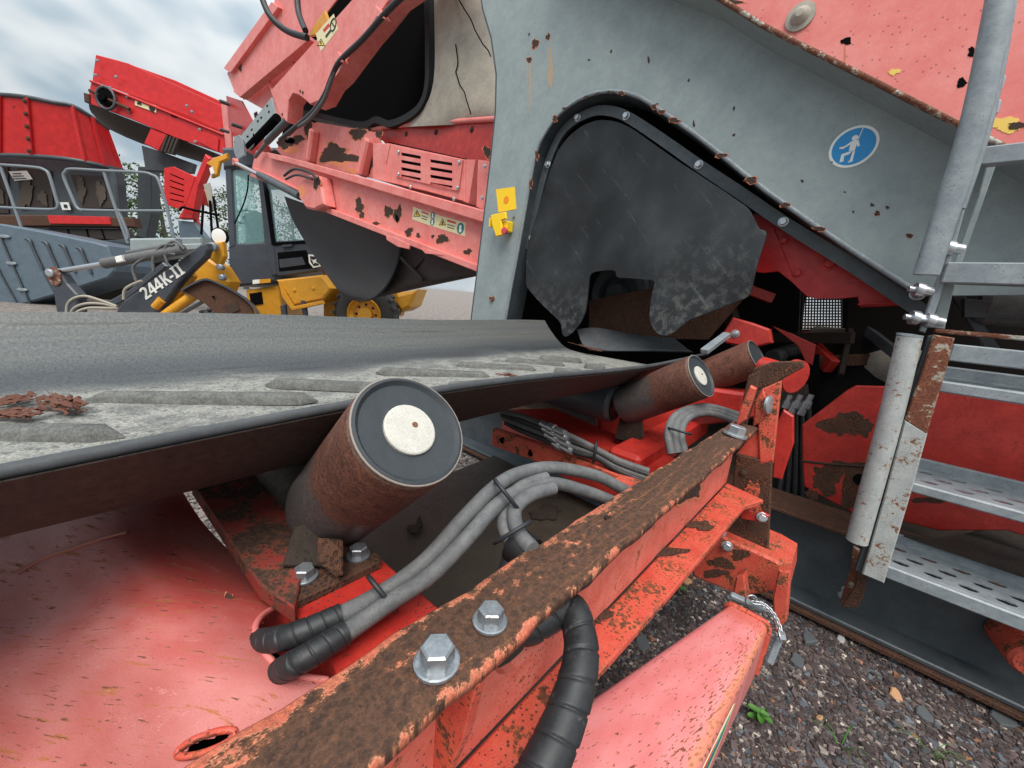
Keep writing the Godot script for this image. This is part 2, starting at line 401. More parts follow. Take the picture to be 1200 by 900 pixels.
func make_materials():
	N.resize(5)
	var id = WorkerThreadPool.add_group_task(func(i): N[i] = noise_bytes(i), 5)
	WorkerThreadPool.wait_for_group_task_completion(id)
	# the names say what the surface is; 'tile' is the size in metres of one repeat
	specs = {
		"pink": {size = 512, a = C(226, 140, 134), b = C(214, 112, 106), r = C(74, 48, 38), q = C(150, 84, 48), e = C(214, 120, 70), chip = .27, edge = .05, speck = .10, grain = .10, ro = .42, tile = .55, h = .12},
		"pink_far": {size = 512, a = C(230, 142, 134), b = C(220, 114, 108), r = C(66, 44, 36), q = C(120, 70, 46), e = C(214, 130, 90), chip = .17, edge = .03, speck = .04, grain = .06, ro = .5, tile = 1.6, h = .1, o = 120},
		"red": {size = 512, a = C(196, 58, 48), b = C(166, 40, 35), r = C(64, 40, 30), q = C(112, 62, 38), e = C(196, 80, 44), chip = .26, edge = .05, speck = .10, grain = .12, ro = .4, tile = .45, h = .15, o = 333},
		"red_clean": {size = 512, a = C(214, 42, 42), b = C(184, 30, 32), r = C(74, 40, 30), chip = .0, speck = .03, grain = .06, ro = .38, tile = 1.0, h = .04, o = 77},
		"orange_red": {size = 1024, a = C(212, 98, 78), b = C(194, 70, 56), r = C(92, 60, 44), q = C(140, 88, 58), e = C(206, 98, 60), chip = .40, edge = .16, speck = .2, grain = .2, ro = .5, tile = .4, h = .3, o = 600},
		"web_pink": {size = 1024, a = C(226, 128, 112), b = C(214, 100, 86), r = C(84, 58, 44), q = C(134, 86, 60), e = C(212, 108, 72), chip = .31, edge = .12, speck = .1, grain = .12, ro = .5, tile = .5, h = .15, o = 210},
		"rusty_red": {size = 512, a = C(150, 52, 44), b = C(128, 42, 36), r = C(58, 42, 34), q = C(98, 64, 46), e = C(120, 70, 50), chip = .52, edge = .2, speck = .25, grain = .25, ro = .75, tile = .4, h = .2, o = 405},
		"rust": {size = 512, a = C(94, 62, 44), b = C(68, 45, 34), r = C(50, 33, 26), q = C(140, 82, 46), chip = .36, edge = .1, speck = .35, grain = .35, ro = .88, tile = .3, h = .4, o = 250, gb = .5},
		"roller_rust": {size = 512, a = C(120, 74, 58), b = C(94, 56, 44), r = C(66, 40, 30), q = C(92, 54, 36), e = C(104, 60, 42), chip = .34, edge = .12, speck = .3, grain = .3, ro = .8, tile = .3, h = .2, o = 410, gb = .4},
		"plate_grey": {size = 1024, a = C(148, 158, 158), b = C(133, 144, 146), r = C(80, 72, 68), q = C(110, 84, 70), e = C(128, 130, 126), chip = .0, speck = .035, grain = .045, ro = .42, tile = .9, h = .035, o = 90},
		"plate_dark": {size = 512, a = C(76, 82, 86), b = C(60, 67, 72), r = C(60, 50, 44), chip = .12, speck = .05, grain = .08, ro = .45, tile = .8, h = .06, o = 190},
		"galv": {size = 512, a = C(146, 154, 158), b = C(118, 127, 134), r = C(92, 72, 60), q = C(120, 84, 62), e = C(140, 130, 116), chip = .2, edge = .05, speck = .07, grain = .1, ro = .4, tile = .5, h = .08, o = 510, cells = .12},
		"galv_spots": {size = 512, a = C(176, 180, 178), b = C(152, 158, 158), r = C(100, 66, 50), q = C(128, 80, 56), e = C(168, 146, 116), chip = .33, edge = .03, speck = .12, grain = .1, ro = .45, tile = .32, h = .08, o = 510, cells = .12},
		"galv_rust": {size = 512, a = C(168, 170, 164), b = C(150, 146, 132), r = C(96, 56, 42), q = C(134, 80, 56), e = C(150, 120, 92), chip = .6, edge = .05, speck = .25, grain = .22, ro = .6, tile = .4, h = .2, o = 700},
		"belt_smooth": {size = 512, a = C(86, 88, 90), b = C(70, 72, 75), r = C(140, 138, 132), chip = .0, speck = .0, grain = .12, streak = .0, ro = .5, tile = .6, h = .04, o = 35},
		"belt_dusty": {size = 512, a = C(132, 132, 128), b = C(98, 98, 97), r = C(60, 60, 60), q = C(96, 96, 94), e = C(120, 120, 118), chip = .1, edge = .2, speck = .0, grain = .45, ro = .85, tile = .35, h = .15, o = 60, gb = .5},
		"belt_under": {size = 512, a = C(74, 62, 56), b = C(58, 50, 46), r = C(50, 40, 36), chip = .0, speck = .06, grain = .14, ro = .65, tile = .5, h = .05, o = 800},
		"belt_return": {size = 512, a = C(76, 70, 62), b = C(62, 58, 52), r = C(54, 42, 36), q = C(70, 56, 46), e = C(66, 58, 52), chip = .2, edge = .05, speck = .08, grain = .1, ro = .42, tile = .9, h = .06, o = 900},
		"tan_belt": {size = 512, a = C(172, 165, 152), b = C(152, 146, 135), r = C(90, 86, 80), q = C(116, 110, 102), chip = .0, edge = .05, speck = .05, grain = .14, ro = .85, tile = .7, h = .1, o = 130},
		"cap_paint": {size = 512, a = C(206, 203, 194), b = C(188, 184, 174), r = C(120, 108, 96), q = C(150, 140, 126), e = C(180, 172, 160), chip = .16, edge = .05, speck = .13, grain = .1, ro = .6, tile = .11, h = .02, o = 77},
		"cap_plastic": {size = 512, a = C(46, 51, 55), b = C(56, 61, 65), r = C(130, 126, 122), q = C(100, 100, 100), e = C(80, 84, 88), chip = .2, edge = .05, speck = .05, grain = .12, ro = .6, tile = .16, h = .02, o = 177},
		"hose_grey": {size = 512, a = C(112, 112, 112), b = C(84, 85, 87), r = C(60, 60, 60), q = C(140, 138, 132), chip = .2, edge = .1, speck = .08, grain = .2, ro = .7, tile = .25, h = .04, o = 140},
		"hose_black": {size = 512, a = C(34, 35, 37), b = C(46, 47, 50), r = C(112, 112, 112), q = C(80, 80, 80), e = C(58, 58, 60), chip = .27, edge = .1, speck = .05, grain = .25, ro = .52, tile = .25, h = .03, o = 640},
		"steel": {size = 512, a = C(164, 168, 172), b = C(126, 132, 138), r = C(92, 68, 54), q = C(116, 96, 80), chip = .26, edge = .06, speck = .1, grain = .1, ro = .34, rr = .7, tile = .12, h = .02, o = 320, metal = .6},
		"dirt": {size = 512, a = C(60, 48, 40), b = C(40, 34, 30), r = C(30, 24, 20), q = C(90, 64, 46), chip = .3, edge = .1, speck = .2, grain = .3, ro = .9, tile = .4, h = .15, o = 440},
		"ground": {size = 1024, a = C(156, 146, 137), b = C(126, 116, 110), r = C(96, 86, 84), q = C(196, 186, 176), e = C(150, 140, 134), chip = .4, edge = .2, speck = .5, grain = .5, ro = .95, tile = 1.3, h = .9, o = 15, gb = .8},
		"loader_dark": {size = 512, a = C(70, 76, 84), b = C(58, 62, 70), r = C(40, 34, 30), q = C(110, 90, 66), e = C(70, 66, 62), chip = .14, edge = .06, speck = .05, grain = .08, ro = .4, tile = 1.2, h = .03, o = 555},
		"loader_yellow": {size = 512, a = C(226, 164, 44), b = C(206, 140, 38), r = C(100, 70, 40), q = C(150, 104, 50), e = C(190, 130, 50), chip = .2, edge = .08, speck = .08, grain = .06, ro = .42, tile = 1.1, h = .03, o = 720},
		"cowl_grey": {size = 512, a = C(96, 112, 124), b = C(82, 96, 108), r = C(60, 54, 50), chip = .12, speck = .05, grain = .07, ro = .45, tile = 1.1, h = .03, o = 850},
	}
	made = []; made.resize(specs.size())
	var ks = specs.keys()
	id = WorkerThreadPool.add_group_task(func(i): made[i] = surface_bytes(specs[ks[i]]), ks.size())
	WorkerThreadPool.wait_for_group_task_completion(id)
	for i in ks.size():
		var s = specs[ks[i]]
		var m = StandardMaterial3D.new(); m.resource_name = ks[i]
		m.albedo_texture = ImageTexture.create_from_image(Image.create_from_data(s.size, s.size, false, Image.FORMAT_RGB8, made[i][0]))
		var ax = ImageTexture.create_from_image(Image.create_from_data(s.size, s.size, false, Image.FORMAT_RGB8, made[i][1]))
		m.roughness_texture = ax; m.roughness_texture_channel = BaseMaterial3D.TEXTURE_CHANNEL_GREEN; m.roughness = 1.0
		m.heightmap_enabled = true; m.heightmap_texture = ax; m.heightmap_scale = s.get("h", .1)
		m.uv1_triplanar = true; m.uv1_world_triplanar = true; m.uv1_triplanar_sharpness = 6.0
		m.uv1_scale = Vector3.ONE / s.tile
		m.metallic = s.get("metal", 0.0)
		M[ks[i]] = m
	made = []
	plain("belt_hang", C(56, 56, 57), .55); plain("patina", C(82, 72, 62), .8)
	plain("black", C(20, 20, 21), .8); plain("painted_shade", C(38, 36, 35), .9); plain("rubber_edge", Color(.075, .077, .08), .6)  # the second colour puts deep shade into the machine insides
	plain("cap_dark", C(66, 72, 78), .6); plain("cap_white", C(214, 212, 204), .6); plain("sticker_yellow", C(244, 205, 60), .45); plain("sticker_white", C(236, 236, 230), .5)
	plain("sticker_blue", C(20, 140, 205), .4); plain("sticker_black", C(26, 26, 28), .5); plain("sticker_red", C(200, 50, 40), .5); plain("sticker_teal", C(30, 120, 120), .5); plain("sticker_cream", C(226, 216, 170), .5); plain("sticker_orange", C(240, 140, 20), .45)
	plain("stop_yellow", C(250, 205, 20), .4); plain("button_red", C(206, 70, 80), .45)
	plain("chrome", C(214, 216, 220), .18, 1.0); plain("zinc", C(190, 194, 198), .35, .8); plain("cable_tie", C(40, 42, 46), .5)
	plain("wood", C(98, 62, 50), .95); plain("halo", C(204, 122, 88), .8); plain("leaf", C(70, 118, 42), .6); plain("worn_edge", C(142, 132, 124), .6); plain("bark", C(92, 84, 74), .95); plain("foliage", C(62, 84, 44), .8)
	plain("tyre", C(60, 58, 56), .9); plain("seat_fabric", C(60, 70, 72), .9); plain("wire", C(90, 90, 92), .5, .3); plain("lamp_white", C(230, 230, 226), .3); plain("rail_grey", C(120, 128, 134), .45)
	plain("paint_flake", C(226, 140, 96), .7); plain("yellow_primer", C(232, 196, 96), .7); plain("chip_dark", C(62, 46, 38), .9); plain("stain", C(176, 150, 120), .6); plain("hazard_green", C(150, 200, 160), .5); plain("haze_gap", C(200, 205, 210), .8)
	var gl = StandardMaterial3D.new(); gl.transparency = BaseMaterial3D.TRANSPARENCY_ALPHA; gl.albedo_color = Color(.55, .75, .75, .25); gl.roughness = .05; M.glass = gl
	M.leaf.backlight_enabled = true; M.leaf.backlight = Color(.3, .4, .1)
	M.foliage.vertex_color_use_as_albedo = true
	M.black.specular_mode = BaseMaterial3D.SPECULAR_DISABLED; M.painted_shade.specular_mode = BaseMaterial3D.SPECULAR_DISABLED
	M.stone = StandardMaterial3D.new(); M.stone.vertex_color_use_as_albedo = true; M.stone.roughness = .9
	for k in ["belt_hang", "belt_smooth"]: M[k].metallic_specular = .28
	flange_texture()
	roller_texture()
	belt_texture()
	cover_texture()
	skirt_texture()
	box_texture()
	var gr = PackedByteArray(); gr.resize(512 * 512 * 3)
	for i in 512 * 512:
		var x = i % 512; var y = i / 512
		var v = clampf(.92 + (nb(3, x * 2, y * 2) - .5) * .7 + (nb(2, x * 2, y * 2) - .5) * .35 + (nb(1, x * 2, y * 2) - .5) * .4, .25, 1.0) * 255
		gr[i * 3] = int(v); gr[i * 3 + 1] = int(v); gr[i * 3 + 2] = int(v * .99)
	var gt = ImageTexture.create_from_image(Image.create_from_data(512, 512, false, Image.FORMAT_RGB8, gr))
	for k in [["belt_top", 5.0], ["belt_dusty", 5.0], ["belt_under", 3.0], ["flange", 6.0], ["roller_shell", 6.0]]:
		M[k[0]].detail_enabled = true; M[k[0]].detail_albedo = gt; M[k[0]].detail_blend_mode = BaseMaterial3D.BLEND_MODE_MUL; M[k[0]].detail_uv_layer = BaseMaterial3D.DETAIL_UV_2
		M[k[0]].uv2_triplanar = true; M[k[0]].uv2_world_triplanar = true; M[k[0]].uv2_scale = Vector3.ONE * k[1]
func plain(n, c, ro, me = 0.0):
	var m = StandardMaterial3D.new(); m.albedo_color = c; m.roughness = ro; m.metallic = me; m.resource_name = n; M[n] = m
func uv_material(n, w, h, fn, bump, triplanar_from = ""):
	var col = PackedByteArray(); col.resize(w * h * 3); var aux = PackedByteArray(); aux.resize(w * h * 3)
	var i := 0
	for y in h:
		for x in w:
			var r = fn.call(x, y)
			var c: Color = r[0]
			col[i] = int(clampf(c.r, 0, 1) * 255); col[i + 1] = int(clampf(c.g, 0, 1) * 255); col[i + 2] = int(clampf(c.b, 0, 1) * 255)
			aux[i] = int(clampf(r[1], 0, 1) * 255); aux[i + 1] = int(clampf(r[2], 0, 1) * 255)
			i += 3
	var m = StandardMaterial3D.new(); m.resource_name = n
	m.albedo_texture = ImageTexture.create_from_image(Image.create_from_data(w, h, false, Image.FORMAT_RGB8, col))
	var ax = ImageTexture.create_from_image(Image.create_from_data(w, h, false, Image.FORMAT_RGB8, aux))
	m.roughness_texture = ax; m.roughness_texture_channel = BaseMaterial3D.TEXTURE_CHANNEL_GREEN; m.roughness = 1
	m.heightmap_enabled = true; m.heightmap_texture = ax; m.heightmap_scale = bump
	M[n] = m
func nb(k, x, y): return N[k][(int(y) & 1023) * 1024 + (int(x) & 1023)] / 255.0
func flange_texture():                           # u along the flange (1.3 m), v across it (75 mm): rusted through in the middle, paint left along the edges
	var W := 2048; var Hh := 160
	uv_material("flange", W, Hh, func(x, y):
		var v = float(y) / Hh; var u = float(x) / W
		var l = nb(0, x * .9 + 77, y * 1.2 + 40); var m = nb(1, x, y * 1.3); var g = nb(3, x, y * 1.5) - .5; var p = nb(2, x * .9, y * 1.0)
		var edge = minf(v, (1 - v) * 1.6)
		var paint = smoothstep(.24, .0, edge) * .38 + m * .75 + l * .5 + (p - .5) * .22 + g * .2 - .93 - .12 * smoothstep(.3, .6, u)
		paint += .20 * smoothstep(.24, .04, u) * smoothstep(.55, .1, v) + .10 * smoothstep(.12, .02, u)
		if u > .33 and u < .52: paint += .16 * (1 - absf(v - .35) * 2)
		var rt = clampf(m * 1.3 - .2 + g * .7, 0, 1)
		var c = C(108, 72, 51).lerp(C(76, 51, 38), rt); var h = .35 + (p - .5) * .35 + g * .3; var ro = .85
		var pit = smoothstep(.24, .06, p + (m - .5) * .7 + g * .4)
		c = c.lerp(C(54, 37, 30), pit * .5); h -= pit * .2
		c = c.lerp(C(176, 108, 72), smoothstep(.52, .78, nb(1, x * .16 + 200, y * 2.6)) * .55 * smoothstep(.25, .6, u + m * .2))
		c = c.lerp(C(150, 92, 60), smoothstep(-.16, -.02, paint) * .7)
		var pt = smoothstep(-.02, .025, paint + g * .04)
		var pc = C(222, 140, 106).lerp(C(212, 108, 84), l).lerp(C(224, 168, 128), smoothstep(.09, .0, paint) * .6)
		c = c.lerp(pc, pt); h = lerpf(h, .72 + g * .2, pt); ro = lerpf(ro, .6, pt)
		return [c * (1 + g * .25), h, ro], .14)
func cover_texture():                            # u across the sheet, v down it: faded pink, redder right side mixing less faded paint with painted belt shade, rust weeping in slanted streaks
	uv_material("cover", 1024, 1024, func(x, y):
		var u = x / 1024.0; var v = y / 1024.0
		var l = nb(0, x, y); var m = nb(1, x * .7, y * .7); var g = nb(3, x * .8, y * .8) - .5
		var sx = (x + y * .45) * .22; var sy = (y - x * .38) * 1.15
		var st = nb(1, sx + 90, sy + 300); var s2 = nb(1, sx * 2.3, sy * 2.3 + 500); var s3 = nb(3, sx * .5, sy * .9) - .5
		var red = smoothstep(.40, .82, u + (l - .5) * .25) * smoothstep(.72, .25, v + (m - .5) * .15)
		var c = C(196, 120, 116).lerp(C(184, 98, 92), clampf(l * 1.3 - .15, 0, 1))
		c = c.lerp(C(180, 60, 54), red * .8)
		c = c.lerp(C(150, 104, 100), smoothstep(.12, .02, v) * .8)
		var wet = smoothstep(.36, .0, u) * smoothstep(.22, .7, v) * 1.25 + smoothstep(.86, 1.0, v) * .5
		var k = smoothstep(.61 - wet * .17, .72 - wet * .13, st * .72 + s2 * .28 + s3 * .08)
		c = c.lerp(C(170, 104, 64), clampf(k * 1.0, 0, 1) * .8)
		c = c.lerp(C(196, 122, 82), smoothstep(.2, .8, wet) * .6)
		var scr = smoothstep(.010, .002, absf(nb(0, sx * 3.0 + 70, sy * 1.6) - .5)) * smoothstep(.45, .6, m)
		c = c.lerp(C(232, 178, 172), scr * .35)
		var dot = smoothstep(.70, .78, s2 + s3 * .3) * (1 if m > .42 else 0)
		c = c.lerp(C(96, 62, 46), dot * .85)
		return [c * (1 + g * .12), .5 + g * .2 - k * .15 - dot * .2, lerpf(.58, .88, clampf(k + dot, 0, 1))], .05)
func skirt_texture():                            # rubber sheet: dull sheen, slanting scrapes, dust rubbed into the lower edge
	uv_material("skirt_uv", 1024, 768, func(x, y):
		var u = x / 1024.0; var v = y / 768.0
		var l = nb(0, x, y); var m = nb(1, x, y); var g = nb(3, x, y) - .5
		var s1 = nb(1, (x * .9 + y * .7) * .10 + 40, (y * .9 - x * .8) * 2.2); var s2 = nb(1, (x * .2 - y) * .12 + 400, (x + y * .15) * 2.6)
		var c = C(27, 29, 31).lerp(C(45, 47, 50), clampf(l * 1.4 - .2, 0, 1))
		var scrape = smoothstep(.68, .80, s1 * .8 + m * .25) * .55 + smoothstep(.74, .84, s2) * .4 * smoothstep(.3, .7, l)
		c = c.lerp(C(98, 99, 98), clampf(scrape, 0, 1) * .65)
		var low = smoothstep(.62, 1.0, v) * smoothstep(.38, .68, m + g * .3) + smoothstep(.5, .9, u) * smoothstep(.35, .8, v) * smoothstep(.45, .62, m + g * .5) * .6
		c = c.lerp(C(124, 124, 118), clampf(low, 0, 1) * .45)
		return [c * (1 + g * .15), .5 + g * .1, clampf(.42 + m * .2 + low * .3, 0, 1)], .02)
	M.skirt_uv.metallic_specular = .4
func box_texture():                              # u along the box, v across it: faded paint with slanting rust freckles, dense along the outer edge
	uv_material("box_paint", 1024, 512, func(x, y):
		var u = x / 1024.0; var v = y / 512.0
		var l = nb(0, x, y * 1.2); var m = nb(1, x, y); var g = nb(3, x, y) - .5
		var f = nb(3, (x + y * .7) * .16 + 30, (y - x * .7) * .34 + 90); var f2 = nb(2, (x + y * .6) * .5, (y - x * .5) * 1.1)
		var c = C(222, 140, 140).lerp(C(214, 118, 118), clampf(l * 1.3 - .1, 0, 1))
		var dens = smoothstep(.55, .93, v + (m - .5) * .35) * .16 + smoothstep(.3, .8, m) * .06
		var k = smoothstep(.80 - dens, .88 - dens, f + (m - .5) * .12)
		var halo = smoothstep(.70 - dens, .88 - dens, f + (m - .5) * .12)
		c = c.lerp(C(212, 124, 84), halo * .8).lerp(C(104, 62, 40), k * .9)
		c = c.lerp(C(212, 134, 92), smoothstep(.86, .95, v + (m - .5) * .08) * smoothstep(1.0, .97, v) * .6)
		if u > .93: c = c.lerp(C(196, 84, 66), smoothstep(.93, .98, u) * .5)
		return [c * (1 + g * .08), .55 + g * .1 - k * .3, lerpf(.40, .85, k)], .03)
func roller_texture():                           # u round the shell, v along it: polished grey where the belt runs, rust beyond
	var W := 1024; var Hh := 512
	uv_material("roller_shell", W, Hh, func(x, y):
		var v = float(y) / Hh
		var l = nb(0, x, y * 2); var m = nb(1, x, y * 2); var g = nb(3, x, y * 2) - .5; var p = nb(2, x * 1.0, y * 2.0)
		var t = smoothstep(-.05, .05, v - (.5 + (l - .5) * .16 + (m - .5) * .12))
		var rustc = C(126, 78, 60).lerp(C(98, 58, 46), clampf(l + (m - .5), 0, 1))
		if m + g * .5 + (p - .5) * .3 > .66: rustc = C(86, 54, 40)
		if p + g * .2 < .14: rustc = rustc.lerp(C(56, 36, 30), .7)
		var grey = C(88, 84, 86).lerp(C(104, 98, 96), m)
		var c = grey.lerp(rustc, t) * (1 + g * .22)
		if v > .965: c = c.lerp(C(150, 134, 124), .5)
		return [c, .5 + (g * .5 + (p - .5) * .4) * t, lerpf(.42, .8, t)], .05)
func belt_texture():                             # u across the belt from the far lip to the near lip, v along it: smooth wing, dusty middle
	var W := 512; var Hh := 2048
	uv_material("belt_top", W, Hh, func(x, y):
		var u = float(x) / W
		var l = nb(0, y * .7, x * 1.5); var m = nb(1, y * .8, x * 2.0); var g = nb(3, y, x * 2) - .5; var p = nb(2, y * 1.2, x * 2.2)
		var sl = nb(1, y * .05, x * 3.0)                  # lines drawn along the belt by the load
		var dust = smoothstep(.24, .40, u + (l - .5) * .12) * smoothstep(1.0, .90, u)
		var wing = C(98, 101, 103).lerp(C(116, 116, 112), clampf(sl * 1.6 - .3, 0, 1))
		wing = wing.lerp(C(66, 70, 76), smoothstep(.14, .25, u) * smoothstep(.4, .27, u) * .8)
		if sl > .70: wing = wing * .82
		var d = C(168, 167, 161).lerp(C(134, 134, 131), clampf((m - .3) * 1.5 + g * 1.5, 0, 1))
		if p + g * .5 < .14: d = d.lerp(C(92, 93, 94), .6)
		d = d.lerp(C(112, 113, 113), smoothstep(.5, .8, l * .5 + m * .6) * .6)
		return [wing.lerp(d, dust) * (1 + g * .18), .5 + g * .4 * dust, lerpf(.5, .9, dust)], .04)

func _ready():
	survey()
	rng.seed = 4
	var cam = Camera3D.new(); cam.name = "camera"; add_child(cam)
	cam.transform = Transform3D(Basis(Vector3(cc.x, uu.x, -mm.x), -Vector3(cc.y, uu.y, -mm.y), -Vector3(cc.z, uu.z, -mm.z)), eye())
	cam.fov = 90; cam.near = .02; cam.far = 1500; cam.current = true
	var env = Environment.new(); env.background_mode = Environment.BG_SKY
	env.sky = Sky.new(); env.sky.sky_material = cloud_sky()
	env.tonemap_mode = Environment.TONE_MAPPER_LINEAR; env.tonemap_exposure = 1.12
	env.sdfgi_enabled = true; env.ssao_enabled = true; env.ssil_enabled = true
	var we = WorldEnvironment.new(); we.name = "world"; we.environment = env; add_child(we)
	var sun = DirectionalLight3D.new(); sun.name = "sun"; add_child(sun)
	sun.light_energy = .95; sun.light_angular_distance = 38; sun.light_color = Color(1, .97, .93); sun.shadow_enabled = true
	sun.look_at_from_position(Vector3(-1.7, 3.6, 1.5), Vector3.ZERO)   # the bright part of the cloud, high up behind the lens
	make_materials()
	ground()
	screening_machine()
	tail_conveyor()
	side_conveyor()
	beam_and_hoses()
	access_ladder()
	tow_cover()
	background()
	small_things()

func cloud_sky():
	var w := 1024; var h := 512
	var im = Image.create(w, h, false, Image.FORMAT_RGBF)
	var f = FastNoiseLite.new(); f.seed = 5; f.fractal_octaves = 5; f.frequency = 1.0
	var f2 = FastNoiseLite.new(); f2.seed = 9; f2.fractal_octaves = 4; f2.frequency = 1.0
	for y in h:
		var el = PI * (.5 - (y + .5) / h)
		for x in w:
			var az = TAU * (x + .5) / w
			var d = Vector3(sin(az) * cos(el), sin(el), cos(az) * cos(el))
			var s = maxf(d.y, 0.0)
			var k = 1.0 / (s + .28)
			var q = Vector3(d.x * k, d.z * k, 0)
			var n = f.get_noise_3d(q.x * 1.5 + q.y * .4, q.y * 2.0 - q.x * .7, 1.0) * .5 + .5
			var n2 = f2.get_noise_3d(q.x * 4.0 + q.y, q.y * 5.0 - q.x * 1.0, 4.0) * .5 + .5
			var t = smoothstep(.37, .62, n * .75 + n2 * .25)
			var c = Color(.33, .43, .51).lerp(Color(.68, .72, .74), t)
			c = c.lerp(Color(.70, .74, .76), smoothstep(.22, .0, s) * .6)
			c = c * .9 * (1.0 + 1.9 * s * s)                              # an overcast sky is brighter overhead
			if d.y < 0: c = Color(.34, .32, .30)
			im.set_pixel(x, y, c)
	var m = PanoramaSkyMaterial.new(); m.panorama = ImageTexture.create_from_image(im)
	return m

func ground():
	var st = S()
	var s = 900.0
	quad(st, Vector3(-s, 0, -s), Vector3(s, 0, -s), Vector3(s, 0, s), Vector3(-s, 0, s), Vector3.UP)
	kind(obj("ground", st, "ground"), "structure")
	# loose stone chips: three shapes, scattered round the machine
	for shape in 3:
		var g = S(); var r = RandomNumberGenerator.new(); r.seed = 40 + shape
		var v = []
		for k in 8: v.append(Vector3((k & 1) - .5, ((k >> 1) & 1) * .55 - .2, ((k >> 2) & 1) - .5) * Vector3(1, 1, .75) + Vector3(r.randf_range(-.22, .22), r.randf_range(-.12, .12), r.randf_range(-.22, .22)))
		for q in [[0, 1, 3, 2], [4, 5, 7, 6], [0, 1, 5, 4], [2, 3, 7, 6], [0, 2, 6, 4], [1, 3, 7, 5]]:
			quad(g, v[q[0]], v[q[1]], v[q[2]], v[q[3]], v[q[0]] + v[q[3]])
		g.generate_normals()
		var mesh = g.commit()
		var mu = MultiMesh.new(); mu.transform_format = MultiMesh.TRANSFORM_3D; mu.use_colors = true; mu.mesh = mesh
		var ts = []; var cs = []
		for k in 24000:
			var p = Vector3.ZERO
			if k < 18600: p = Vector3(r.randf_range(.35, 2.1), 0, r.randf_range(-.75, 1.05))
			elif k < 22400: p = Vector3(r.randf_range(.5, 3.2), 0, r.randf_range(-3.4, -.6))
			else: p = Vector3(r.randf_range(-.2, .9), 0, r.randf_range(-2.2, -.3))
			var sz = r.randf_range(.0055, .0115) * (1.0 if r.randf() < .95 else 1.7)
			p.y = sz * r.randf_range(-.05, .22)
			ts.append(Transform3D(Basis.from_euler(Vector3(r.randf_range(-.5, .5), r.randf() * TAU, r.randf_range(-.5, .5))).scaled(Vector3.ONE * sz), p))
			var t = r.randf()
			var c = C(88, 74, 72).lerp(C(58, 50, 50), r.randf())
			if t < .13: c = C(82, 86, 92)
			elif t < .18: c = C(112, 100, 96)
			elif t < .215: c = C(176, 164, 154)
			elif t < .23: c = C(140, 100, 76)
			cs.append((c * r.randf_range(.8, 1.25)).srgb_to_linear())
		mu.instance_count = ts.size()
		for k in ts.size(): mu.set_instance_transform(k, ts[k]); mu.set_instance_color(k, cs[k])
		var mi = MultiMeshInstance3D.new(); mi.name = "gravel" if shape == 0 else "gravel_%03d" % shape; mi.multimesh = mu; mi.material_override = M.stone; add_child(mi)
		kind(mi, "stuff"); tag(mi, ["loose dark red and grey gravel chips around the machine", "loose flat gravel chips among the darker stones", "loose sharp gravel chips scattered on the yard"][shape], "gravel")

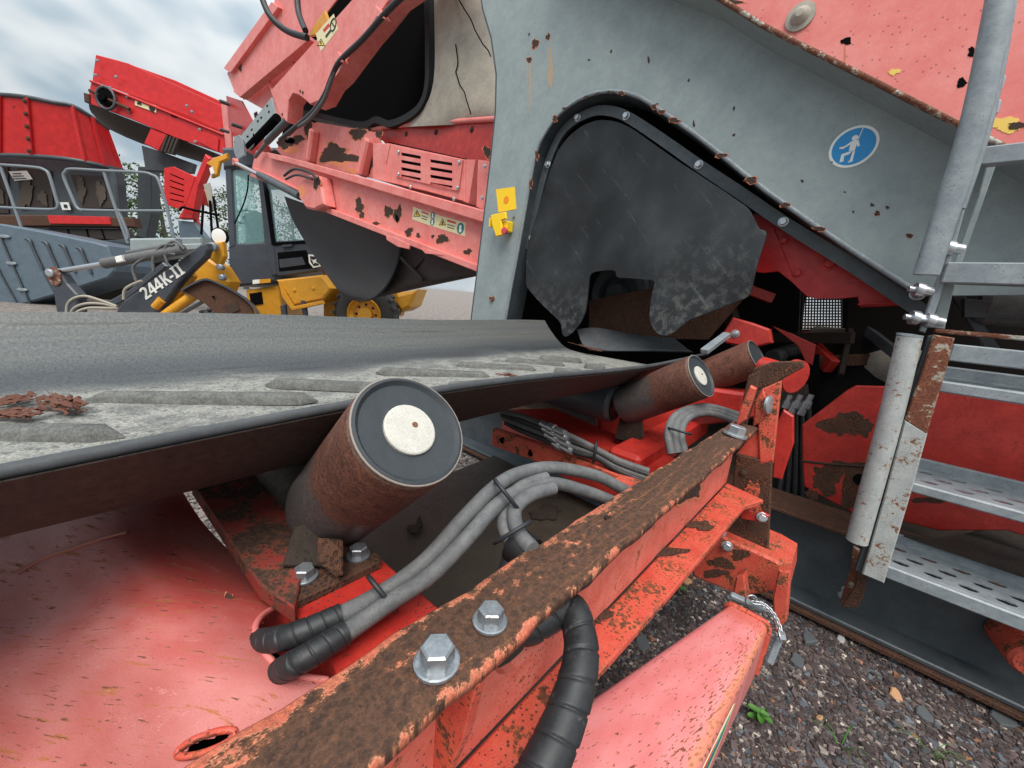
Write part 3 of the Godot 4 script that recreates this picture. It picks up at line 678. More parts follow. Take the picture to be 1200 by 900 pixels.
# ---------------------------------------------------------------- the screener's body: hopper side, skirt, panels, chassis
const PLATE := 1.75
func screening_machine():
	var t = thing("screening_machine", "grey and pink mobile screening machine with black rubber skirt over the belt", "machine", Vector3(PLATE, 0, -.6))
	var P = PX(PLATE)
	var top = [556, -60, 660, -60, 792, 0, 850, 23, 900, 55, 1010, 113, 1115, 169, 1168, 196, 1330, 280, 1330, 345, 1083, 347, 1000, 294, 900, 225, 850, 185, 812, 155, 772, 128, 752, 115, 731, 108, 712, 107, 695, 110, 678, 117, 662, 128, 649, 141, 636, 161, 628, 180, 618, 232, 606, 300, 588, 400, 580, 470, 545, 470, 553, 370, 567, 257, 576, 180, 581, 131, 582, 87, 576, 44, 566, 10]
	var plate_ = px_plate("hopper_side_plate", top, P, .008, "plate_grey", t, .002)
	# return flange round the arch and along both outer edges
	var arch = [580, 470, 588, 400, 606, 300, 618, 232, 628, 180, 636, 161, 649, 141, 662, 128, 678, 117, 695, 110, 712, 107, 731, 108, 752, 115, 772, 128, 812, 155, 850, 185, 900, 225, 1000, 294, 1083, 347]
	edge_strip("arch_flange", outline(arch, P), Vector3(.14, 0, 0), .008, "plate_dark", plate_)
	lip("arch_lip", outline(arch, P), .009, "galv", plate_)
	var le = [556, -60, 566, 10, 576, 44, 582, 87, 581, 131, 576, 180, 567, 257, 553, 370, 545, 470]
	edge_strip("column_flange", outline(le, P), Vector3(.2, 0, -.035), .008, "plate_dark", plate_)
	var te = [660, -60, 792, 0, 850, 23, 900, 55, 1010, 113, 1115, 169, 1168, 196, 1330, 280]
	var tp = []
	for p in outline(te, P): tp.append(p + Vector3(.004, -.007, 0))
	edge_strip("top_flange", tp, Vector3(-.124, .013, 0), .008, "plate_grey", plate_)
	var fl = []
	for p in outline(te, P): fl.append(p + Vector3(-.122, .006, 0))
	lip("top_lip", fl, .008, "galv_rust", plate_)
	# welded edge of the column
	# chips with runs of rust below, specks
	for b in [[627, 51, 4, 7, 1], [620, 70, 4, 3, 2], [642, 43, 3, 4, 3], [760, 70, 1.6, 4, 4], [807, 94, 1.5, 2, 5], [813, 145, 1.6, 4, 6], [860, 158, 1.8, 2, 7], [860, 127, 1.3, 3, 8], [1022, 240, 3, 2, 9], [1028, 250, 4, 3, 10], [1066, 276, 5, 2.6, 11], [1000, 248, 1.5, 1.5, 12], [1040, 243, 2.2, 2.2, 13], [940, 212, 2, 2, 14], [716, 60, 1.2, 2.5, 15], [620, 40, 1, 2, 16], [690, 70, 1.4, 1.4, 17], [770, 122, 1.4, 1.4, 18], [990, 225, 1.5, 1, 19], [975, 190, 1.3, 1.3, 20]]:
		blotch(plate_, b[0], b[1], b[2], b[3], P, "chip_dark", b[4])
	for b in [[621, 100, 1.4, 34, 30], [645, 80, 2.4, 34, 31], [618, 85, .8, 16, 32]]:
		blotch(plate_, b[0], b[1], b[2], b[3], P, "stain", b[4], .0006, "rust_run")
	for b in [[662, 127, 3, 2], [686, 114, 3, 2], [700, 110, 3, 2], [715, 108, 4, 2], [728, 109, 4, 2.5], [766, 125, 4, 3], [775, 131, 4, 3], [790, 141, 8, 3], [845, 182, 7, 3], [880, 211, 9, 4], [920, 240, 6, 3], [960, 268, 8, 3], [650, 139, 3, 4], [629, 182, 2, 6], [622, 215, 2, 6]]:
		blotch(plate_, b[0], b[1], b[2], b[3], PX(PLATE - .009), "chip_dark", int(b[0]), .0012)
	# safety sign: blue disc, white ring, a harnessed figure on a line
	var sc = onp(1000, 172, PX(PLATE - .001)); var sr = .062
	sign_disc(plate_, sc, sr)
	# emergency stop
	var stop = Node3D.new(); stop.name = "emergency_stop"; t.add_child(stop)
	var SP = PX(PLATE - .0015)
	var tag_ = px_plate("stop_plate", [581, 222, 603, 219, 605, 245, 584, 249], SP, .002, "stop_yellow", stop, .0005)
	var st = S(); plate(st, disc_pts(onp(593, 234, PX(PLATE - .0035)), Vector3(0, .02, 0), Vector3(0, 0, .02), 14), Vector3(.001, 0, 0), .0002); obj("stop_mark", st, "sticker_orange", tag_)
	box("stop_box", onp(594, 266, PX(PLATE - .03)), Vector3(.055, .06, .05), "stop_yellow", stop, .006)
	px_plate("stop_guard", [575, 252, 592, 248, 593, 256, 587, 258, 589, 275, 581, 277, 576, 262], PX(PLATE - .075), .012, "stop_yellow", stop, .003)
	box("stop_guard_side", onp(579, 262, PX(PLATE - .035)), Vector3(.08, .05, .008), "stop_yellow", stop, .002)
	st = S(); lathe(st, onp(593, 271, PX(PLATE - .055)), Vector3(-1, 0, 0), V2([0, .016, .012, .016, .014, .021, .02, .02, .024, 0]), 18); obj("stop_button", st, "button_red", stop)
	bolt(plate_, onp(577, 350, P), Vector3(-1, 0, 0), .026, "galv_rust", "bolt", 1.2)
	bolt(plate_, onp(1075, 345, P), Vector3(-1, .2, 0), .024, "steel")
	bolt(plate_, onp(602, 254, PX(PLATE - .002)), Vector3(-1, 0, 0), .012, "steel")
	skirt(t)
	# pink upper hopper panel behind the plate
	var Q = PX(PLATE + .10)
	var panel = px_plate("hopper_panel", [690, -80, 1400, -80, 1400, 420, 1180, 300, 800, 60], Q, .01, "pink_far", t, .002)
	for b in [[992, 48, 6, 6, 50], [1139, 61, 6, 6, 51], [1127, 97, 7, 6, 52]]:
		blotch(panel, b[0], b[1], b[2], b[3], Q, "black", b[4])
	blotch(panel, 990, 66, 1.2, 16, Q, "halo", 53, .0008, "rust_run")
	blotch(panel, 1118, 152, 11, 9, Q, "yellow_primer", 54); blotch(panel, 1178, 146, 24, 9, Q, "yellow_primer", 55); blotch(panel, 1048, 84, 8, 4, Q, "yellow_primer", 56); blotch(panel, 1192, 147, 12, 5, Q, "chip_dark", 57, .0024)
	blotch(panel, 855, 2, 14, 4, Q, "chip_dark", 58)
	var pl = S(); lathe(pl, onp(938, 20, Q), Vector3(-1, 0, 0), V2([-.01, .045, .006, .045, .008, .03, .012, .028, .02, .022, .03, .012, .032, 0]), 20); obj("pipe_plug", pl, "tan_belt", panel)
	interior(t)
	chassis(t)

func edge_strip(called, pts, dep, th, mat, parent):   # a flange: the outline swept by dep
	var st = S()
	for i in pts.size() - 1:
		var a = pts[i]; var b = pts[i + 1]
		var n = (b - a).cross(dep).normalized()
		var o = n * th
		st.set_smooth_group(1)
		quad(st, a, b, b + dep, a + dep, n); quad(st, a - o, b - o, b + dep - o, a + dep - o, -n)
		st.set_smooth_group(-1)
		quad(st, a, b, b - o, a - o, -dep); quad(st, a + dep, b + dep, b + dep - o, a + dep - o, dep)
	return obj(called, st, mat, parent)
func lip(called, pts, r, mat, parent):
	var st = S(); tube(st, pts, r, 8, 2); return obj(called, st, mat, parent)
func sign_disc(parent, c, r):
	var y = Vector3(0, 1, 0); var x = Vector3(0, 0, 1)
	var st = S(); plate(st, disc_pts(c, x * r, y * r, 40), Vector3(.0008, 0, 0), .0003); var s = obj("safety_sign", st, "sticker_white", parent)
	st = S(); plate(st, disc_pts(c + Vector3(-.0006, 0, 0), x * r * .88, y * r * .88, 40), Vector3(.0007, 0, 0), .0002); obj("sign_face", st, "sticker_blue", s)
	var fig = S()
	var poly = func(l):
		var o = []
		for i in range(0, l.size(), 2): o.append(c + Vector3(-.0012, 0, 0) + x * r * l[i] + y * r * l[i + 1])
		plate(fig, o, Vector3(.0007, 0, 0), .0001)
	plate(fig, disc_pts(c + Vector3(-.0012, 0, 0) + x * r * -.02 + y * r * .42, x * r * .13, y * r * .13, 14), Vector3(.0007, 0, 0), .0001)
	poly.call([-.16, .28, .14, .30, .26, .02, .18, -.04, .12, .10, .10, -.20, -.14, -.18])
	poly.call([-.14, .26, -.16, .12, -.40, -.04, -.56, -.02, -.58, .06, -.38, .08])
	poly.call([-.14, -.22, .00, -.20, -.08, -.34, -.28, -.40, -.26, -.66, -.42, -.70, -.42, -.30])
	poly.call([.02, -.22, .12, -.22, .12, -.72, -.06, -.76, -.06, -.70, .0, -.66])
	poly.call([.10, .30, .14, .32, .22, .84, .19, .85])
	obj("sign_figure", fig, "sticker_white", s)

func skirt(t):
	var B = PX(PLATE + .06)
	# bolted retaining strip
	var mid = [618, 292, 632, 230, 643, 190, 655, 162, 668, 146, 684, 136, 702, 130, 722, 132, 740, 140, 775, 163, 819, 194, 870, 228, 918, 261, 1000, 312, 1092, 373]
	var st = S()
	var c = catmull(outline(mid, B), 3)
	for i in c.size() - 1:
		var d = (c[i + 1] - c[i]).normalized(); var d2 = (c[mini(i + 2, c.size() - 1)] - c[i + 1]).normalized() if i < c.size() - 2 else d
		var n = Vector3(0, -d.z, d.y) * .021; var n2 = Vector3(0, -d2.z, d2.y) * .021
		var x = Vector3(-.008, 0, 0)
		quad(st, c[i] + n + x, c[i + 1] + n2 + x, c[i + 1] - n2 + x, c[i] - n + x, x)
		quad(st, c[i] + n + x, c[i + 1] + n2 + x, c[i + 1] + n2, c[i] + n, n); quad(st, c[i] - n + x, c[i + 1] - n2 + x, c[i + 1] - n2, c[i] - n, -n)
	var strip = obj("retaining_strip", st, "plate_dark", t)
	for b in [[623, 279], [642, 193], [677, 138], [734, 136], [819, 193], [918, 260]]:
		bolt(strip, onp(b[0], b[1], PX(PLATE + .052)), Vector3(-1, 0, 0), .023, "zinc", "bolt", 1.25)
	# rubber skirt: flat at the strip, bulging outwards towards its free lower right corner
	var sk = [620, 292, 621, 330, 622, 337, 640, 356, 663, 378, 664, 388, 666, 394, 671, 394, 678, 388, 686, 378, 692, 364, 693, 345, 694, 320, 712, 318, 730, 318, 730, 327, 756, 329, 782, 332, 781, 337, 778, 355, 777, 374, 781, 384, 788, 391, 797, 393, 804, 390, 812, 384, 822, 375, 855, 363, 890, 350, 894, 330, 898, 312, 903, 295, 906, 282, 904, 277, 897, 276, 890, 262, 883, 250, 850, 226, 819, 205, 775, 175, 740, 150, 722, 142, 702, 140, 684, 146, 668, 158, 655, 174, 645, 198, 634, 235]
	var S2 = PX(PLATE + .05)
	for pass_ in 2:                              # rubber has no sharp corners
		var sm = []
		for i in range(0, sk.size(), 2):
			var a = Vector2(sk[i], sk[i + 1]); var b = Vector2(sk[(i + 2) % sk.size()], sk[(i + 3) % sk.size()])
			var d = b - a; var e = minf(.25 * d.length(), 4.0 / (1 + pass_)) * d.normalized()
			sm.append(a.x + e.x); sm.append(a.y + e.y); sm.append(b.x - e.x); sm.append(b.y - e.y)
		sk = sm
	var rim = outline(sk, S2)
	var q = PackedVector2Array()
	for p in rim: q.append(Vector2(p.z, p.y))
	# fine interior grid so that the sheet can bulge
	var bulge = func(z, y):
		var a = smoothstep(-1.25, -.35, z); var b = smoothstep(1.75, 1.2, y)
		return -.16 * a * b - .035 * smoothstep(1.5, 1.0, y) + .014 * sin(z * 9.0 + y * 4.0) * b + .03 * exp(-pow((z + .55 + (y - 1.2) * .5) * 7.0, 2)) * b
	st = S()
	st.set_smooth_group(1)
	var lo = Vector2(9, 9); var hi = -lo
	for p in q: lo = lo.min(p); hi = hi.max(p)
	var step = .035
	var z = lo.x
	while z < hi.x:
		var y = lo.y
		while y < hi.y:
			var cell = PackedVector2Array([Vector2(z, y), Vector2(z + step, y), Vector2(z + step, y + step), Vector2(z, y + step)])
			for piece in Geometry2D.intersect_polygons(cell, q):
				var ix = Geometry2D.triangulate_polygon(piece)
				for k in range(0, ix.size(), 3):
					var v = []
					var w = []
					for e in 3:
						var p = piece[ix[k + e]]; v.append(Vector3(PLATE + .05 + bulge.call(p.x, p.y), snappedf(p.y, .0002), snappedf(p.x, .0002)))
						w.append(Vector2((p.x - lo.x) / (hi.x - lo.x), (hi.y - p.y) / (hi.y - lo.y)))
					tri(st, v[0], v[1], v[2], Vector3(-1, 0, 0), w[0], w[1], w[2])
			y += step
		z += step
	for i in q.size():
		var a = q[i]; var b = q[(i + 1) % q.size()]
		var A = Vector3(PLATE + .05 + bulge.call(a.x, a.y), a.y, a.x); var D = Vector3(PLATE + .05 + bulge.call(b.x, b.y), b.y, b.x)
		st.set_smooth_group(-1)
		quad(st, A, D, D + Vector3(.01, 0, 0), A + Vector3(.01, 0, 0), Vector3(0, -1, .2))
	obj("rubber_skirt", st, "skirt_uv", t)

func interior(t):
	# inside of the machine, shade painted into its near-black walls: rear wall with the guard's opening, roof, floor, end walls
	var W = PX(3.1)
	px_plate("inner_wall", [588, 40, 1500, 40, 1500, 700, 588, 560], W, .02, "painted_shade", t, .002, [[944, 342, 984, 342, 986, 386, 940, 386]])
	box("inner_roof", Vector3(2.56, 2.05, -.05), Vector3(1.3, .02, 3.4), "painted_shade", t)
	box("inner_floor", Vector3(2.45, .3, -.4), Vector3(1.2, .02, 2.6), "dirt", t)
	box("inner_end_wall", Vector3(2.45, 1.1, -1.74), Vector3(1.3, 1.8, .02), "painted_shade", t)
	# woven wire guard over the opening
	var st = S()
	for k in 15:
		var f = k / 14.0
		tube(st, [onp(lerpf(938, 986, f), 340, PX(2.6)), onp(lerpf(936, 986, f), 390, PX(2.6))], .0035, 4, 1)
		tube(st, [onp(936, lerpf(341, 388, f), PX(2.605)), onp(987, lerpf(341, 388, f), PX(2.605))], .0035, 4, 1)
	obj("mesh_guard", st, "wire", t)
	# red bolted side plate under the hopper edge
	var R = PX(PLATE + .15)
	var rp = px_plate("red_side_plate", [884, 250, 943, 277, 1000, 315, 1066, 358, 1060, 358, 1008, 360, 1005, 348, 985, 350, 957, 350, 945, 347, 927, 330, 912, 318, 893, 320, 860, 312], R, .01, "red_clean", t, .002)
	for b in [[919, 282, 7], [972, 309, 10], [935, 320, 7]]: bolt(rp, onp(b[0], b[1], R), Vector3(-1, 0, 0), .022 if b[2] < 9 else .03, "red_clean", "bolt", 1.4)
	var sm = S(); tube(sm, [onp(905, 262, PX(PLATE + .149)), onp(920, 300, PX(PLATE + .149)), onp(930, 325, PX(PLATE + .149))], .002, 5, 2); obj("weld_seam", sm, "red_clean", rp)
	blotch(rp, 1000, 330, 16, 3, R, "red", 61, .001); blotch(rp, 938, 268, 5, 4, R, "chip_dark", 62, .001)
	var lp = S(); bar(lp, onp(1005, 357, PX(PLATE + .13)), onp(1072, 354, PX(PLATE + .13)), .06, .008); obj("plate_foot", lp, "red", rp)
	# tail drum seen below the skirt, flap and rusty apron
	var dr = S(); lathe(dr, onp(725, 345, PX(2.1)), Vector3(-1, 0, 0), V2([-.4, .18, 0, .18, .012, .165, .012, .12, -.02, .11, -.02, .06, .05, .055, .05, 0]), 28); obj("tail_drum", dr, "plate_dark", t)
	px_plate("rust_apron", [690, 352, 800, 330, 880, 340, 830, 398, 690, 396], PX(2.0), .01, "rust", t)
	var fl = S(); sheet(fl, [path([676, 386, 2.15, 700, 384, 2.1, 745, 392, 2.02, 790, 396, 1.9]), path([682, 402, 2.0, 710, 404, 1.95, 760, 406, 1.85, 806, 409, 1.75]), path([690, 410, 1.98, 720, 411, 1.9, 765, 411, 1.82, 812, 412, 1.72])], 4, Vector3(.01, -.006, 0)); obj("apron_flap", fl, "belt_smooth", t)
	# dark struts and plates in the bay
	for b in [[905, 350, 850, 330, .03, "red"], [905, 396, 1000, 396, .03, "dirt"], [940, 395, 975, 430, .04, "red"], [1000, 375, 1070, 430, .025, "plate_dark"], [1000, 370, 985, 440, .02, "dirt"], [850, 345, 870, 420, .04, "dirt"], [1040, 420, 950, 424, .03, "rust"]]:
		var s2 = S(); bar(s2, onp(b[0], b[1], PX(2.3)), onp(b[2], b[3], PX(2.15)), b[4], b[4] * 1.6); obj("frame_strut", s2, b[5], t)
	px_plate("red_gusset", [905, 382, 925, 390, 956, 404, 952, 428, 944, 424, 935, 405], PX(2.1), .012, "red", t)
	var bd = S(); lathe(bd, onp(1040, 425, PX(2.35)), Vector3(-.3, -.1, 1), V2([-.3, .1, -.1, .12, .05, .12, .14, .1, .18, .06, .18, 0]), 24, true); obj("fuel_drum", bd, "tan_belt", t)
	# red swivel arm with its grey shaft over the second idler
	px_plate("swivel_arm", [846, 392, 858, 372, 880, 378, 902, 386, 905, 402, 880, 408, 850, 402], PX(1.72), .04, "red", t, .006)
	rivet(t, onp(862, 391, PX(1.72)), Vector3(-1, 0, 0), .012, "zinc")
	var sh = S(); bar(sh, onp(825, 412, PX(1.52)), onp(852, 392, PX(1.66)), .03, .02); obj("swivel_shaft", sh, "galv", t)
	# coiled black trunking
	var co = S(); tube(co, path([905, 420, 1.75, 935, 412, 1.8, 958, 420, 1.8, 966, 440, 1.8, 964, 470, 1.8, 950, 505, 1.85]), .038, 14, 6, .022); obj("ribbed_hose", co, "hose_black", t)
	# loose black hoses hanging behind the beam's end
	for k in 5:
		var h = S(); tube(h, path([905 + k * 7, 430 + k * 3, 1.7, 915 + k * 8, 470, 1.7, 918 + k * 7, 530, 1.7, 912 + k * 9, 585, 1.68]), .011, 8, 4); obj("hose", h, "hose_black", t)
		var e = S(); lathe(e, onp(920 + k * 6, 478 + (k % 2) * 8, PX(2.0)), Vector3(0, 1, .1), V2([0, 0, 0, .016, .03, .016, .03, .012, .06, .012, .06, 0]), 6); obj("hose_fitting", e, "zinc", t)
	px_plate("valve_block", [905, 455, 945, 452, 947, 478, 906, 482], PX(2.0), .08, "dirt", t, .006)
	px_plate("rear_guard", [895, 420, 960, 415, 962, 560, 895, 540], PX(2.12), .01, "black", t)

func chassis(t):
	var K = PX(1.86)
	# red guard plate with scars, behind the ladder
	var g = px_plate("red_guard", [940, 498, 992, 458, 1003, 452, 1240, 458, 1240, 640, 1180, 622, 1100, 622, 1060, 612, 1000, 602, 942, 570, 940, 540], K, .012, "red", t, .004)
	for b in [[988, 497, 26, 18, 70], [1010, 500, 14, 14, 71], [970, 560, 22, 20, 72], [996, 575, 14, 26, 73], [1090, 586, 22, 5, 74], [1000, 548, 30, 8, 75], [952, 580, 8, 8, 76]]: blotch(g, b[0], b[1], b[2], b[3], K, "rust", b[4])
	var sm = S(); tube(sm, outline([940, 540, 975, 544, 1030, 547], K), .005, 6, 2); obj("weld_seam", sm, "chip_dark", g)
	var ro = S(); lathe(ro, onp(1009, 562, K), Vector3(-1, 0, 0), V2([-.01, .022, .004, .022, .004, 0]), 18); obj("sight_hole", ro, "black", g)
	# dark bay wall and walkway on top of the long grey chassis rail
	px_plate("bay_wall", [996, 330, 1400, 330, 1400, 640, 930, 600, 930, 394, 990, 394], PX(2.25), .02, "painted_shade", t)
	var F = PX(1.72)
	var ra = onp(905, 690, F); var rb = onp(1400, 907, F)
	ra.y = .03; rb.y = .03; ra.z = -1.9; rb.z = 1.4
	var rail = Node3D.new(); rail.name = "chassis_rail"; t.add_child(rail); rail.position = Vector3(1.75, .03, -.3) - t.position
	var st = S(); hull(st, Vector3(1.745, .2, -.25), Basis(), Vector3(.012, .30, 3.4), .002); obj("rail_web", st, "plate_dark", rail)
	st = S(); hull(st, Vector3(1.70, .052, -.25), Basis(), Vector3(.12, .018, 3.4), .004); obj("rail_foot", st, "plate_dark", rail)
	st = S(); hull(st, Vector3(1.70, .032, -.25), Basis(), Vector3(.15, .02, 3.4), .004); obj("rail_sole", st, "rust", rail)
	st = S(); hull(st, Vector3(1.76, .362, -.25), Basis(), Vector3(.20, .014, 3.4), .003); obj("rail_cap", st, "rust", rail)
	for b in [[992, 692], [988, 698]]: bolt(rail, onp(b[0], b[1], PX(1.738)), Vector3(-1, 0, 0), .02, "zinc")
	# dirty fender plates and the red towing foot at the right
	px_plate("mud_shelf", [1060, 625, 1090, 632, 1200, 612, 1400, 615, 1400, 700, 1200, 672], PY(.42), .012, "dirt", t)
	var foot = S(); lathe(foot, onp(1204, 770, PX(1.64)), Vector3(-1, 0, .2), V2([-.1, .045, .02, .045, .03, .038, .03, .022, .01, .022, .01, 0]), 20); obj("towing_foot", foot, "orange_red", t)
	# horizontal struts and canister in the bay above
	px_plate("bay_strut", [1130, 350, 1300, 362, 1300, 378, 1130, 372], PX(1.95), .05, "plate_dark", t)
	var can = S(); lathe(can, onp(1145, 360, PX(2.0)), Vector3(0, 0, 1), V2([0, 0, 0, .045, .02, .055, .5, .055, .5, 0]), 20); obj("air_tank", can, "hose_grey", t)
	px_plate("bay_brace", [1105, 330, 1120, 330, 1180, 420, 1165, 425], PX(2.0), .03, "plate_dark", t)

# ---------------------------------------------------------------- the folded pink tail conveyor left of the grey column
const TAIL := 2.0
func tail_conveyor():
	var t = thing("tail_conveyor", "faded pink folded tail conveyor with vent box and hanging black belt", "conveyor", onp(450, 230, PX(TAIL)))
	var P = PX(TAIL)
	var lower = px_plate("lower_side_panel", [300, 176, 334, 184, 600, 268, 600, 330, 553, 314, 381, 246, 336, 224, 293, 206], P, .012, "pink_far", t)
	px_plate("top_rail", [312, 178, 334, 183, 600, 255, 600, 270, 566, 261, 375, 202, 334, 190, 316, 186], PX(TAIL - .07), .07, "pink_far", t, .008)
	px_plate("bottom_rail", [381, 242, 555, 309, 600, 326, 600, 334, 555, 317, 382, 249], PX(TAIL - .05), .05, "pink_far", t, .004)
	px_plate("bottom_rail", [297, 196, 340, 217, 381, 238, 381, 246, 340, 226, 297, 204], PX(TAIL - .04), .04, "pink_far", t, .004)
	for b in [[421, 241, 6, 9, 80], [424, 252, 3, 5, 81], [455, 248, 5, 9, 82], [466, 251, 5, 11, 83], [479, 272, 5, 6, 84], [518, 280, 7, 7, 85], [548, 295, 5, 4, 86], [507, 277, 2, 2.5, 87], [490, 276, 3, 3, 88], [440, 262, 6, 2, 89]]: blotch(lower, b[0], b[1], b[2], b[3], P, "chip_dark", b[4])
	blotch(lower, 465, 256, 2, 6, P, "black", 90, .002, "latch_hole")
	# bolts and small plates along the bottom rail
	px_plate("rail_tab", [452, 276, 462, 278, 480, 287, 479, 292, 466, 289, 453, 281], PX(TAIL - .055), .012, "pink_far", t)
	px_plate("rail_tab", [493, 291, 502, 293, 520, 299, 498, 297], PX(TAIL - .055), .012, "pink_far", t)
	# warning labels
	label_row(lower, P)
	# upper side: worn panel with ribs, red trough wall, vent box
	var U = PX(TAIL + .10)
	var up = px_plate("upper_side_panel", [323, 175, 352, 148, 372, 143, 440, 155, 452, 176, 600, 205, 600, 262, 574, 252, 437, 209, 334, 186], U, .012, "pink_far", t)
	for b in [[389, 179, 16, 12, 91], [404, 185, 18, 7, 92], [335, 168, 10, 8, 93], [362, 153, 6, 14, 94], [419, 157, 9, 9, 95], [433, 192, 4, 15, 96], [345, 164, 12, 6, 97], [444, 157, 4, 6, 98]]: blotch(up, b[0], b[1], b[2], b[3], U, "chip_dark", b[4])
	for b in [[395, 190, 17, 6, 101], [340, 175, 14, 5, 102], [412, 200, 8, 5, 103]]: blotch(up, b[0], b[1], b[2], b[3], U, "paint_flake", b[4], .0008)
	for r in [[369, 152, 364, 190], [434, 163, 424, 206]]:
		var s = S(); bar(s, onp(r[0], r[1], PX(TAIL + .06)), onp(r[2], r[3], PX(TAIL + .06)), .10, .10, Vector3(1, 0, 0), .02); obj("panel_rib", s, "pink_far", t)
	var w = px_plate("trough_wall", [437, 152, 470, 147, 600, 138, 600, 196, 545, 186, 452, 169], PX(TAIL + .2), .012, "red", t)
	for b in [[476, 157], [511, 155], [553, 152]]: rivet(w, onp(b[0], b[1], PX(TAIL + .2)), Vector3(-1, 0, 0), .016, "chip_dark")
	var lp = S(); tube(lp, outline([437, 152, 470, 147, 600, 138], PX(TAIL + .19)), .02, 8, 2); obj("trough_lip", lp, "pink_far", w)
	blotch(w, 571, 178, 5, 8, PX(TAIL + .2), "chip_dark", 105)
	var V = PX(TAIL - .03)
	var slots = []
	for c in [[470, 493, 178.5, 8.6], [504, 530, 186.5, 9.0]]:
		for k in 4:
			var y = c[2] + k * c[3]; var k2 = 3.6
			slots.append([c[0], y, c[1], y + 4.2, c[1], y + 4.2 + k2, c[0], y + k2])
	px_plate("vent_cover", [464, 172, 542, 187, 537, 224, 464, 207], V, .008, "pink_far", t, .002, slots)
	px_plate("vent_box_face", [437, 168, 456, 168, 545, 187, 545, 236, 500, 224, 437, 209], PX(TAIL - .018), .01, "pink_far", t, .003, [[467, 175, 539, 190, 534, 221, 467, 205]])
	px_plate("vent_back", [455, 166, 546, 186, 545, 236, 455, 212], PX(TAIL + .07), .01, "black", t)
	px_plate("box_end", [545, 187, 557, 187, 549, 238, 542, 236], PX(TAIL - .01), .08, "pink_far", t)
	px_plate("box_end", [437, 168, 457, 169, 452, 192, 453, 213, 437, 209], PX(TAIL - .025), .08, "pink_far", t)
	px_plate("end_panel", [560, 187, 600, 192, 600, 262, 558, 242], PX(TAIL + .0), .01, "pink_far", t)
	for b in [[467, 178], [538, 190], [536, 220], [467, 204], [565, 232], [568, 195], [481, 219], [532, 233]]: rivet(t, onp(b[0], b[1], PX(TAIL - .034)), Vector3(-1, 0, 0), .012, "zinc")
	# head section arm folded up
	var A = PX(TAIL - .12)
	px_plate("folding_arm", [470, -65, 545, -65, 462, -5, 454, 2, 395, 88, 385, 98, 375, 117, 363, 122, 359, 118, 350, 111, 343, 109, 338, 118, 336, 143, 330, 136, 326, 130, 317, 106], A, .16, "pink_far", t, .006)
	px_plate("arm_underside", [545, -65, 580, -65, 475, 8, 455, 34, 405, 92, 388, 110, 370, 118, 385, 96, 454, 2], PX(TAIL + .04), .05, "pink_far", t, .004)
	for b in [[352, 107], [355, 108.5], [331, 134]]: rivet(t, onp(b[0], b[1], A), Vector3(-1, 0, 0), .012, "chip_dark")
	arm_label(t, A)
	blotch(t, 434, 45, 8, 3, PX(TAIL + .04), "chip_dark", 106); blotch(t, 428, 48, 5, 4, PX(TAIL + .04), "chip_dark", 107)
	# gusset plates left of the arm: troughed wing of the head section
	var W = PX(TAIL + .25)
	px_plate("head_wing", [330, -60, 440, -60, 362, 42, 400, 70, 330, 140, 276, 110, 266, 86, 320, 12], W, .012, "pink_far", t)
	px_plate("wing_lip", [318, 2, 326, 8, 270, 85, 262, 80], PX(TAIL + .2), .06, "pink_far", t, .004)
	px_plate("wing_lip", [350, 38, 362, 46, 281, 114, 273, 107], PX(TAIL + .1), .1, "pink_far", t, .006)
	for r in [[312, 84, 322, 112], [338, 62, 346, 78]]:
		var s = S(); bar(s, onp(r[0], r[1], PX(TAIL + .2)), onp(r[2], r[3], PX(TAIL + .2)), .05, .03); obj("wing_rib", s, "pink_far", t)
	for b in [[281, 78, 3, 6, 110], [291, 55, 2, 5, 111], [285, 110, 4, 7, 112], [276, 70, 5, 2.5, 113], [300, 135, 3, 4, 114]]: blotch(t, b[0], b[1], b[2], b[3], W, "chip_dark", b[4])
	# hinge cluster at the far left
	px_plate("hinge_plate", [259, 122, 266, 118, 270, 135, 272, 186, 266, 186, 262, 150], PX(TAIL + .2), .03, "pink_far", t)
	px_plate("hinge_plate", [265, 112, 283, 118, 300, 150, 318, 176, 300, 184, 280, 172, 268, 150], PX(TAIL + .15), .02, "red", t)
	px_plate("hinge_strap", [274, 160, 280, 158, 285, 163, 286, 182, 278, 188, 274, 178], PX(TAIL + .0), .03, "galv", t, .004)
	for b in [[262, 120, .03], [262, 153, .025], [280, 168, .024], [276, 147, .03]]:
		var s = S(); lathe(s, onp(b[0], b[1], PX(TAIL + .06)), Vector3(-1, 0, 0), V2([-.08, b[2], .05, b[2], .06, b[2] * .7, .06, 0]), 12); obj("hinge_pin", s, "plate_dark", t)
	var bp = px_plate("drilled_plate", [318, 114, 323, 138, 291, 176, 283, 158], PX(TAIL - .02), .02, "plate_grey", t, .003)
	for b in [[313, 124], [315, 131], [302, 142], [306, 138], [295, 152], [290, 160], [297, 158]]: blotch(bp, b[0], b[1], 1.3, 1.6, PX(TAIL - .02), "black", int(b[0] + b[1]), .0015, "bolt_hole")
	var cy = S(); tube(cy, [onp(338, 140, PX(TAIL - .06)), onp(313, 166, PX(TAIL - .06))], .04, 14, 1); obj("lift_cylinder", cy, "plate_dark", t)
	cy = S(); tube(cy, [onp(314, 165, PX(TAIL - .06)), onp(299, 184, PX(TAIL - .06))], .022, 10, 1); obj("cylinder_rod", cy, "hose_grey", t)
	cy = S(); tube(cy, [onp(325, 138, PX(TAIL + .0)), onp(292, 172, PX(TAIL + .0))], .05, 12, 1); obj("cylinder_barrel", cy, "black", t)
